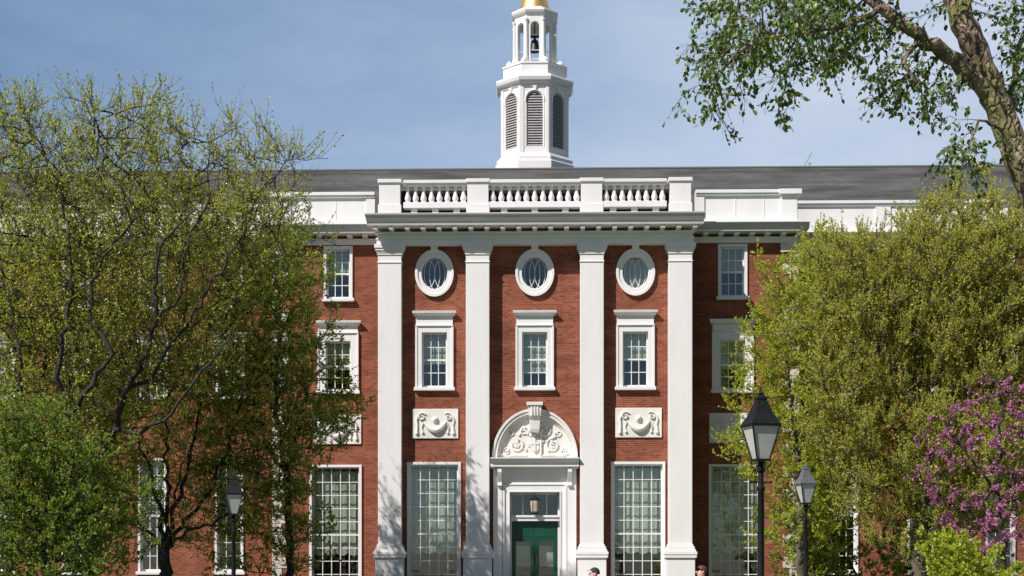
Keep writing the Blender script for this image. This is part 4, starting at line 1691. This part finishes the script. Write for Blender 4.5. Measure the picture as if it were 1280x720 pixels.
# left: smaller multi-stemmed tree with its fork in view
Y = -8.0
make_tree('tree', 'many stemmed tree forking low in front of the brick wall on the left', 'tree', GL,
          [foot(207, Y), V3(205, 705, Y), V3(206, 688, Y)],
          [[V3(206, 688, Y), V3(200, 640, Y), V3(186, 590, Y), V3(170, 540, Y), V3(172, 480, Y)],
           [V3(206, 688, Y), V3(210, 620, Y + .3), V3(206, 560, Y + .5), V3(212, 500, Y + .6), V3(225, 440, Y + .6)],
           [V3(206, 688, Y), V3(222, 630, Y - .3), V3(238, 570, Y - .5), V3(250, 510, Y - .6), V3(248, 450, Y - .6)],
           [V3(206, 688, Y), V3(232, 650, Y), V3(262, 615, Y + .2), V3(282, 570, Y + .3), V3(300, 500, Y + .2)],
           [V3(206, 688, Y), V3(238, 664, Y - .6), V3(282, 645, Y - .8), V3(318, 600, Y - 1)],
           [V3(206, 688, Y), V3(186, 668, Y - .2), V3(168, 636, Y - .4), V3(150, 600, Y - .6), V3(148, 560, Y - .6)],
           [V3(206, 688, Y), V3(216, 640, Y + .6), V3(228, 580, Y + .9), V3(246, 540, Y + 1)]],
          [blob(100, 345, 330, 610, Y + .5, 2.6, 2300), blob(150, 330, 230, 400, Y, 2.4, 1200), blob(250, 370, 300, 600, Y, 2.0, 1000), blob(110, 210, 560, 680, Y, 1.4, 420), blob(215, 350, 560, 690, Y + .6, 1.6, 620)],
          M['bark_dark'], M['leaf_inner'], seed=12, D=0.26, kill=0.32, base=0.10, tip=0.008, tw=(0.018, 2.6, 0.6), lper=9, lsize=0.075, up=0.5, clump=0.45, gup=0.12, spread=0.55,
          fixed=[(0.27, 0.19), (0.085, 0.03), (0.075, 0.03), (0.08, 0.03), (0.075, 0.03), (0.065, 0.02), (0.055, 0.02), (0.06, 0.02)])
Y = -10.5
make_tree('tree', 'leafy tree at the left edge of the picture behind the low bushy tree', 'tree', GL,
          [foot(10, Y), V3(14, 640, Y), V3(18, 560, Y)],
          [[V3(18, 560, Y), V3(22, 480, Y), V3(18, 400, Y), V3(30, 320, Y)], [V3(18, 560, Y), V3(48, 500, Y + .3), V3(62, 420, Y + .4), V3(55, 340, Y)],
           [V3(18, 560, Y), V3(-20, 500, Y), V3(-40, 420, Y)]],
          [blob(-70, 150, 250, 560, Y, 2.2, 2000), blob(40, 190, 400, 640, Y + 1, 1.8, 900)],
          M['bark_dark'], M['leaf_left'], seed=31, D=0.27, kill=0.33, base=0.15, tip=0.008, tw=(0.022, 2.8, 0.5), lper=10, lsize=0.095, up=0.4, clump=0.35)
Y = -6.5
make_tree('tree', 'dark leafy tree in front of the brick of the left wing beside the first pilaster', 'tree', GL,
          [foot(362, Y), V3(360, 640, Y), V3(356, 590, Y)],
          [[V3(356, 590, Y), V3(345, 500, Y), V3(350, 400, Y), V3(345, 320, Y)],
           [V3(356, 590, Y), V3(380, 520, Y - .3), V3(385, 430, Y - .3)],
           [V3(356, 590, Y), V3(330, 550, Y), V3(310, 480, Y)]],
          [blob(285, 395, 275, 460, Y, 1.9, 700), blob(325, 420, 390, 560, Y, 1.8, 560), blob(300, 400, 540, 700, Y, 1.8, 420), blob(335, 448, 470, 570, Y - .5, 1.2, 240), blob(240, 340, 380, 700, Y, 1.8, 700)],
          M['bark_dark'], M['leaf_fresh'], seed=13, D=0.25, kill=0.31, base=0.14, tip=0.007, tw=(0.020, 2.8, 0.5), lper=16, lsize=0.08, up=0.4, clump=0.45)
Y = -21.0
make_tree('tree', 'low dense bright green bushy tree at the lower left corner', 'tree', GL,
          [foot(60, Y), V3(60, 690, Y)],
          [[V3(60, 690, Y), V3(30, 620, Y), V3(20, 560, Y)], [V3(60, 690, Y), V3(85, 630, Y), V3(95, 570, Y)]],
          [blob(-40, 110, 500, 730, Y, 1.7, 1300), blob(60, 165, 570, 730, Y, 1.4, 600), blob(-20, 60, 515, 600, Y, 1.2, 300)],
          M['bark_dark'], M['leaf_fresh'], seed=14, D=0.18, kill=0.22, base=0.12, tip=0.006, tw=(0.02, 2.6, 0.45), lper=14, lsize=0.08, up=0.6, clump=0.5, csz=0.5)
# right side
Y = -4.5
make_tree('tree', 'slim yellow green tree in front of the right wing windows', 'tree', GR,
          [foot(1000, Y), V3(1000, 640, Y), V3(995, 560, Y)],
          [[V3(995, 560, Y), V3(985, 480, Y), V3(975, 400, Y)], [V3(995, 560, Y), V3(1015, 480, Y), V3(1025, 400, Y)]],
          [blob(942, 1040, 350, 520, Y, 1.6, 800), blob(965, 1060, 460, 690, Y, 1.8, 800), blob(915, 985, 505, 600, Y, 1.0, 200), blob(995, 1060, 285, 430, Y, 1.5, 420)],
          M['bark_brown'], M['leaf_right2'], seed=15, D=0.25, kill=0.31, base=0.13, tip=0.007, tw=(0.020, 4.0, 0.5), lper=19, lsize=0.075, up=0.5, clump=0.45)
Y = -7.0
make_tree('tree', 'broad yellow green tree filling the view before the right wing', 'tree', GR,
          [foot(1150, Y), V3(1150, 660, Y), V3(1140, 600, Y)],
          [[V3(1140, 600, Y), V3(1110, 500, Y), V3(1090, 400, Y), V3(1080, 330, Y)],
           [V3(1140, 600, Y), V3(1150, 480, Y), V3(1165, 380, Y), V3(1160, 300, Y)],
           [V3(1150, 640, Y), V3(1200, 540, Y), V3(1230, 430, Y), V3(1240, 330, Y)],
           [V3(1140, 600, Y), V3(1080, 560, Y), V3(1050, 500, Y)]],
          [blob(1010, 1150, 285, 560, Y, 2.4, 1900), blob(1090, 1270, 245, 520, Y, 2.6, 2500), blob(1190, 1340, 245, 560, Y + 1, 2.6, 1700), blob(1030, 1330, 470, 680, Y, 2.8, 2600)],
          M['bark_brown'], M['leaf_right'], seed=16, D=0.28, kill=0.34, base=0.22, tip=0.008, tw=(0.018, 5.2, 0.75), lper=25, lsize=0.07, up=0.95, clump=0.2, gup=0.2, spread=0.5, jit=0.08, twthick=0.010)
Y = -28.0
make_tree('tree', 'small redbud tree with magenta blossom along dark branches at the right edge', 'tree', None,
          [foot(1252, Y), V3(1254, 690, Y), V3(1250, 640, Y)],
          [[V3(1250, 640, Y), V3(1225, 590, Y), V3(1200, 560, Y), V3(1175, 520, Y)],
           [V3(1250, 640, Y), V3(1245, 580, Y), V3(1250, 520, Y), V3(1260, 480, Y)],
           [V3(1252, 660, Y), V3(1210, 640, Y), V3(1175, 620, Y), V3(1150, 600, Y)],
           [V3(1250, 640, Y), V3(1275, 580, Y), V3(1300, 540, Y)]],
          [blob(1135, 1200, 530, 660, Y, 0.8, 80), blob(1180, 1250, 480, 600, Y, 0.9, 80), blob(1240, 1310, 455, 580, Y, 1.0, 110), blob(1190, 1290, 560, 660, Y, 1.0, 50), blob(1185, 1280, 600, 725, Y - .8, 0.7, 130)],
          M['bark_dark'], M['blossom'], seed=17, D=0.13, kill=0.17, base=0.07, tip=0.006, tw=(0.012, 2.2, 0.09), lper=13, lsize=0.055, up=0.2, clump=0.6, nclump=14, csz=0.22, jit=0.2, crown_name='blossom', twthick=0.004)
Y = -31.0
make_tree('shrub', 'low light green shrub under the magenta blossom', 'shrub', None,
          [foot(1205, Y), V3(1207, 712, Y)], [],
          [blob(1168, 1232, 662, 760, Y, 0.6, 420), blob(1225, 1290, 712, 770, Y, 0.5, 200)],
          M['bark_brown'], M['leaf_right2'], seed=18, D=0.10, kill=0.12, base=0.04, tip=0.004, tw=(0.01, 3.0, 0.18), lper=11, lsize=0.07, up=0.5, clump=0.3, csz=0.2, twthick=0.003)
Y = -2.2
make_tree('shrub', 'dark green shrub at the foot of the right wing behind the grey roofed lamp', 'shrub', None,
          [foot(1075, Y), V3(1075, 740, Y)], [],
          [blob(985, 1070, 600, 790, Y, 0.9, 500), blob(1085, 1165, 640, 790, Y, 0.9, 320)],
          M['bark_dark'], M['leaf_fresh'], seed=19, D=0.22, kill=0.28, base=0.06, tip=0.006, tw=(0.02, 3.0, 0.26), lper=12, lsize=0.10, up=0.1, clump=0.3)

# near elm leaning in from the right
Y = -44.0
trunk = [(W(1418, 700, Y).x, Y, 0.0), V3(1372, 560, Y), V3(1325, 350, Y), V3(1292, 240, Y), V3(1262, 170, Y), V3(1232, 95, Y), V3(1206, 30, Y), V3(1186, -30, Y + .3), V3(1165, -140, Y + .5)]
limbs = [[V3(1242, 122, Y), V3(1195, 76, Y - .2), V3(1150, 46, Y - .4), V3(1105, 12, Y - .5), V3(1060, -18, Y - .4), V3(1000, -45, Y - .2), V3(920, -60, Y)],
         [V3(1282, 215, Y), V3(1262, 150, Y + .5), V3(1268, 80, Y + .9), V3(1290, 10, Y + 1.2)],
         [V3(1105, 12, Y - .5), V3(1060, 30, Y - .9), V3(1010, 40, Y - 1.0), V3(950, 50, Y - .8)],
         [V3(1150, 46, Y - .4), V3(1130, 80, Y - .6), V3(1150, 110, Y - .7)],
         [V3(1262, 170, Y), V3(1225, 150, Y - .4), V3(1210, 190, Y - .6)]]
make_tree('tree', 'near leaning elm with mossy trunk and dark leaves at the upper right', 'tree', None, trunk, limbs,
          [blob(850, 1000, -60, 130, Y, 0.9, 300), blob(900, 1090, -30, 70, Y - 1.0, 0.4, 140), blob(960, 1110, -60, 100, Y, 0.9, 420), blob(855, 935, 40, 150, Y, 0.6, 90), blob(960, 1000, 80, 165, Y, 0.4, 26),
           blob(1080, 1165, 50, 130, Y - .4, 0.6, 110), blob(1100, 1200, 95, 158, Y - .4, 0.4, 60), blob(1160, 1245, 180, 225, Y - .4, 0.35, 50),
           blob(1235, 1300, 0, 150, Y + .6, 0.5, 90), blob(1060, 1340, -200, -20, Y, 1.6, 150), blob(1085, 1120, 0, 60, Y, 0.5, 40)],
          M['bark_elm'], M['leaf_elm'], seed=20, D=0.10, kill=0.14, base=0.10, tip=0.0032, tw=(0.010, 3.0, 0.22), lper=4.6, lsize=0.055, up=-0.4, clump=0.45, nclump=22, csz=0.10,
          jit=0.22, fine=True, hang=0.9, flare=0.3, gup=-0.05, wob=0.012, twthick=0.0025, fixed=[(0.22, 0.10), (0.09, 0.022), (0.05, 0.02), (0.035, 0.012), (0.03, 0.01), (0.02, 0.008)])


# ------------------------------------------------------------------ people on the cross path
SKIN = new_mat('skin', (0.55, 0.34, 0.25), 0.5)


def person(px, pytop, Y, face, label, shirt, trousers, hair, cap=False, phase=1):
    q = W(px, pytop, Y)
    H = q.z
    root = empty('person', (q.x, Y, 0), face)       # faces local -Y
    tag(root, label, 'person', None)
    k = H / 1.75
    # joints: name -> (pos, radius)
    J = {}

    def j(n, x, y, z, r, r2=None):
        J[n] = ((x * k, y * k, z * k), (r * k, (r2 or r) * k))
    f = phase
    j('pelvis', 0, 0, 0.93, .155, .115)
    j('waist', 0, 0, 1.08, .135, .10)
    j('chest', 0, 0, 1.28, .165, .115)
    j('collar', 0, 0.01, 1.42, .11, .085)
    j('neck', 0, 0.0, 1.50, .055)
    j('jaw', 0, -0.02, 1.57, .066, .080)
    j('skull', 0, 0.0, 1.655, .076, .092)
    for s, nm in ((-1, 'l'), (1, 'r')):
        sw = f * s
        j('sh' + nm, s * 0.17, 0.01, 1.40, .062)
        j('el' + nm, s * 0.235, 0.02 + 0.06 * sw, 1.12, .043)
        j('wr' + nm, s * 0.24, -0.07 + 0.12 * sw, 0.88, .028)
        j('hip' + nm, s * 0.09, 0, 0.86, .095)
        j('kn' + nm, s * 0.095, -0.06 - 0.10 * sw, 0.49, .062)
        j('an' + nm, s * 0.095, 0.05 - 0.22 * sw, 0.10, .040)
        j('hl' + nm, s * 0.095, 0.06 - 0.22 * sw, 0.045, .038)
        j('to' + nm, s * 0.105, -0.12 - 0.22 * sw, 0.035, .034)
        # palm and fingers
        wx, wy, wz = s * 0.24, -0.07 + 0.12 * sw, 0.88
        j('pm' + nm, wx, wy - 0.015, wz - 0.07, .030, .020)
        for fi, (off, ln) in enumerate(((-0.028, .070), (-0.010, .082), (0.010, .077), (0.027, .060))):
            j('f%d' % fi + nm, wx, wy - 0.02 + off, wz - 0.105, .0095)
            j('g%d' % fi + nm, wx - s * 0.012, wy - 0.025 + off, wz - 0.105 - ln * 0.55, .0085)
            j('h%d' % fi + nm, wx - s * 0.032, wy - 0.022 + off, wz - 0.105 - ln, .007)
        j('t0' + nm, wx - s * 0.02, wy - 0.045, wz - 0.055, .011)
        j('t1' + nm, wx - s * 0.03, wy - 0.06, wz - 0.095, .009)
    E_ = [('pelvis', 'waist'), ('waist', 'chest'), ('chest', 'collar'), ('collar', 'neck'), ('neck', 'jaw'), ('jaw', 'skull')]
    for nm in 'lr':
        E_ += [('collar', 'sh' + nm), ('sh' + nm, 'el' + nm), ('el' + nm, 'wr' + nm), ('wr' + nm, 'pm' + nm), ('pelvis', 'hip' + nm), ('hip' + nm, 'kn' + nm), ('kn' + nm, 'an' + nm), ('an' + nm, 'hl' + nm), ('hl' + nm, 'to' + nm), ('wr' + nm, 't0' + nm), ('t0' + nm, 't1' + nm)]
        for fi in range(4):
            E_ += [('pm' + nm, 'f%d' % fi + nm), ('f%d' % fi + nm, 'g%d' % fi + nm), ('g%d' % fi + nm, 'h%d' % fi + nm)]
    names = list(J)
    me = bpy.data.meshes.new('body')
    me.from_pydata([J[n_][0] for n_ in names], [(names.index(a), names.index(b)) for a, b in E_], [])
    ob = bpy.data.objects.new('body_tmp', me)
    COL.objects.link(ob)
    sk = ob.modifiers.new('skin', 'SKIN')
    sk.use_smooth_shade = True
    for i, n_ in enumerate(names):
        me.skin_vertices[0].data[i].radius = J[n_][1]
        me.skin_vertices[0].data[i].use_root = (n_ == 'pelvis')
    ss = ob.modifiers.new('sub', 'SUBSURF')
    ss.levels = ss.render_levels = 2
    dg = bpy.context.evaluated_depsgraph_get()
    me2 = bpy.data.meshes.new_from_object(ob.evaluated_get(dg))
    bpy.data.objects.remove(ob)
    me2.materials.clear()
    for mm in (SKIN, shirt, trousers, M['black']):
        me2.materials.append(mm)
    for p_ in me2.polygons:
        c = p_.center / k
        p_.material_index = 0
        if c.z < 0.085:
            p_.material_index = 3
        elif c.z < 0.96 and abs(c.x) < 0.19:
            p_.material_index = 2
        elif c.z < 1.47 and (c.z > 0.91):
            p_.material_index = 1
    # face: nose, ears, eyes and lips become part of the same body mesh
    bm = bmesh.new()
    bm.from_mesh(me2)

    def lump(c, s, mi=0):
        r = bmesh.ops.create_uvsphere(bm, u_segments=10, v_segments=6, radius=1)
        for v in r['verts']:
            v.co = Vector((v.co.x * s[0] + c[0], v.co.y * s[1] + c[1], v.co.z * s[2] + c[2])) * k
        for fc in {f_ for v in r['verts'] for f_ in v.link_faces}:
            fc.material_index = mi
            fc.smooth = True
    lump((0, -0.105, 1.615), (0.014, 0.022, 0.026))
    for s in (-1, 1):
        lump((s * 0.080, 0.005, 1.625), (0.012, 0.02, 0.032))
        lump((s * 0.030, -0.088, 1.642), (0.011, 0.008, 0.008), 3)
    lump((0, -0.092, 1.575), (0.024, 0.008, 0.007))
    bm.to_mesh(me2)
    bm.free()
    me2.name = 'body'
    bo = bpy.data.objects.new('body', me2)
    COL.objects.link(bo)
    bo.parent = root
    # hair: a cap of many small facets over the back and top of the skull
    hb = MB()
    n_, m_2 = 20, 12
    rr = random.Random(int(px))
    vs = []
    for i in range(m_2 + 1):
        a = PI / 2 - (PI * 0.62) * i / m_2
        for c in range(n_):
            b = 2 * PI * c / n_
            front = max(0, -math.sin(b))
            aa = max(a, -0.1 + 0.75 * front) if front > 0.15 else a
            w_ = 1 + rr.uniform(-0.02, 0.03)
            vs.append(((0.088 * math.cos(aa) * math.cos(b) * w_) * k, (0.105 * math.cos(aa) * math.sin(b) * w_ + 0.005) * k, (1.648 + 0.100 * math.sin(aa) * w_) * k))
    fs = [(i * n_ + c, i * n_ + (c + 1) % n_, (i + 1) * n_ + (c + 1) % n_, (i + 1) * n_ + c) for i in range(m_2) for c in range(n_)]
    hb.add(vs, fs)
    hb.build('cap' if cap else 'hair', hair, root, smooth=True)
    if cap:
        vb = MB()
        pts = [(0.075 * math.cos(PI + PI * i / 10) * k, (-0.075 - 0.075 * math.sin(PI * i / 10)) * k) for i in range(11)]
        vs = [(x, y, 1.685 * k) for x, y in pts] + [(x, y, 1.695 * k) for x, y in pts]
        fs = [tuple(range(11)), tuple(range(21, 10, -1))] + [(i, (i + 1) % 11, (i + 1) % 11 + 11, i + 11) for i in range(11)]
        vb.add(vs, fs)
        vb.build('cap_peak', hair, root)
    return root


person(743, 709, -29.0, R(-80), 'walking person in a dark cap by the right side of the doorway', new_mat('dark_shirt', (0.05, 0.06, 0.08), 0.8), new_mat('grey_trousers', (0.08, 0.08, 0.09), 0.8),
       new_mat('dark_cap_cloth', (0.025, 0.025, 0.03), 0.8), True, 1)
person(877, 706.5, -29.0, R(-75), 'walking person with reddish brown hair below the rightmost pilaster', new_mat('pale_shirt', (0.62, 0.58, 0.56), 0.8), new_mat('blue_trousers', (0.04, 0.06, 0.12), 0.8),
       noise_mat('auburn_hair', (0.07, 0.022, 0.014), (0.13, 0.045, 0.028), 0.6, 40), False, -1)
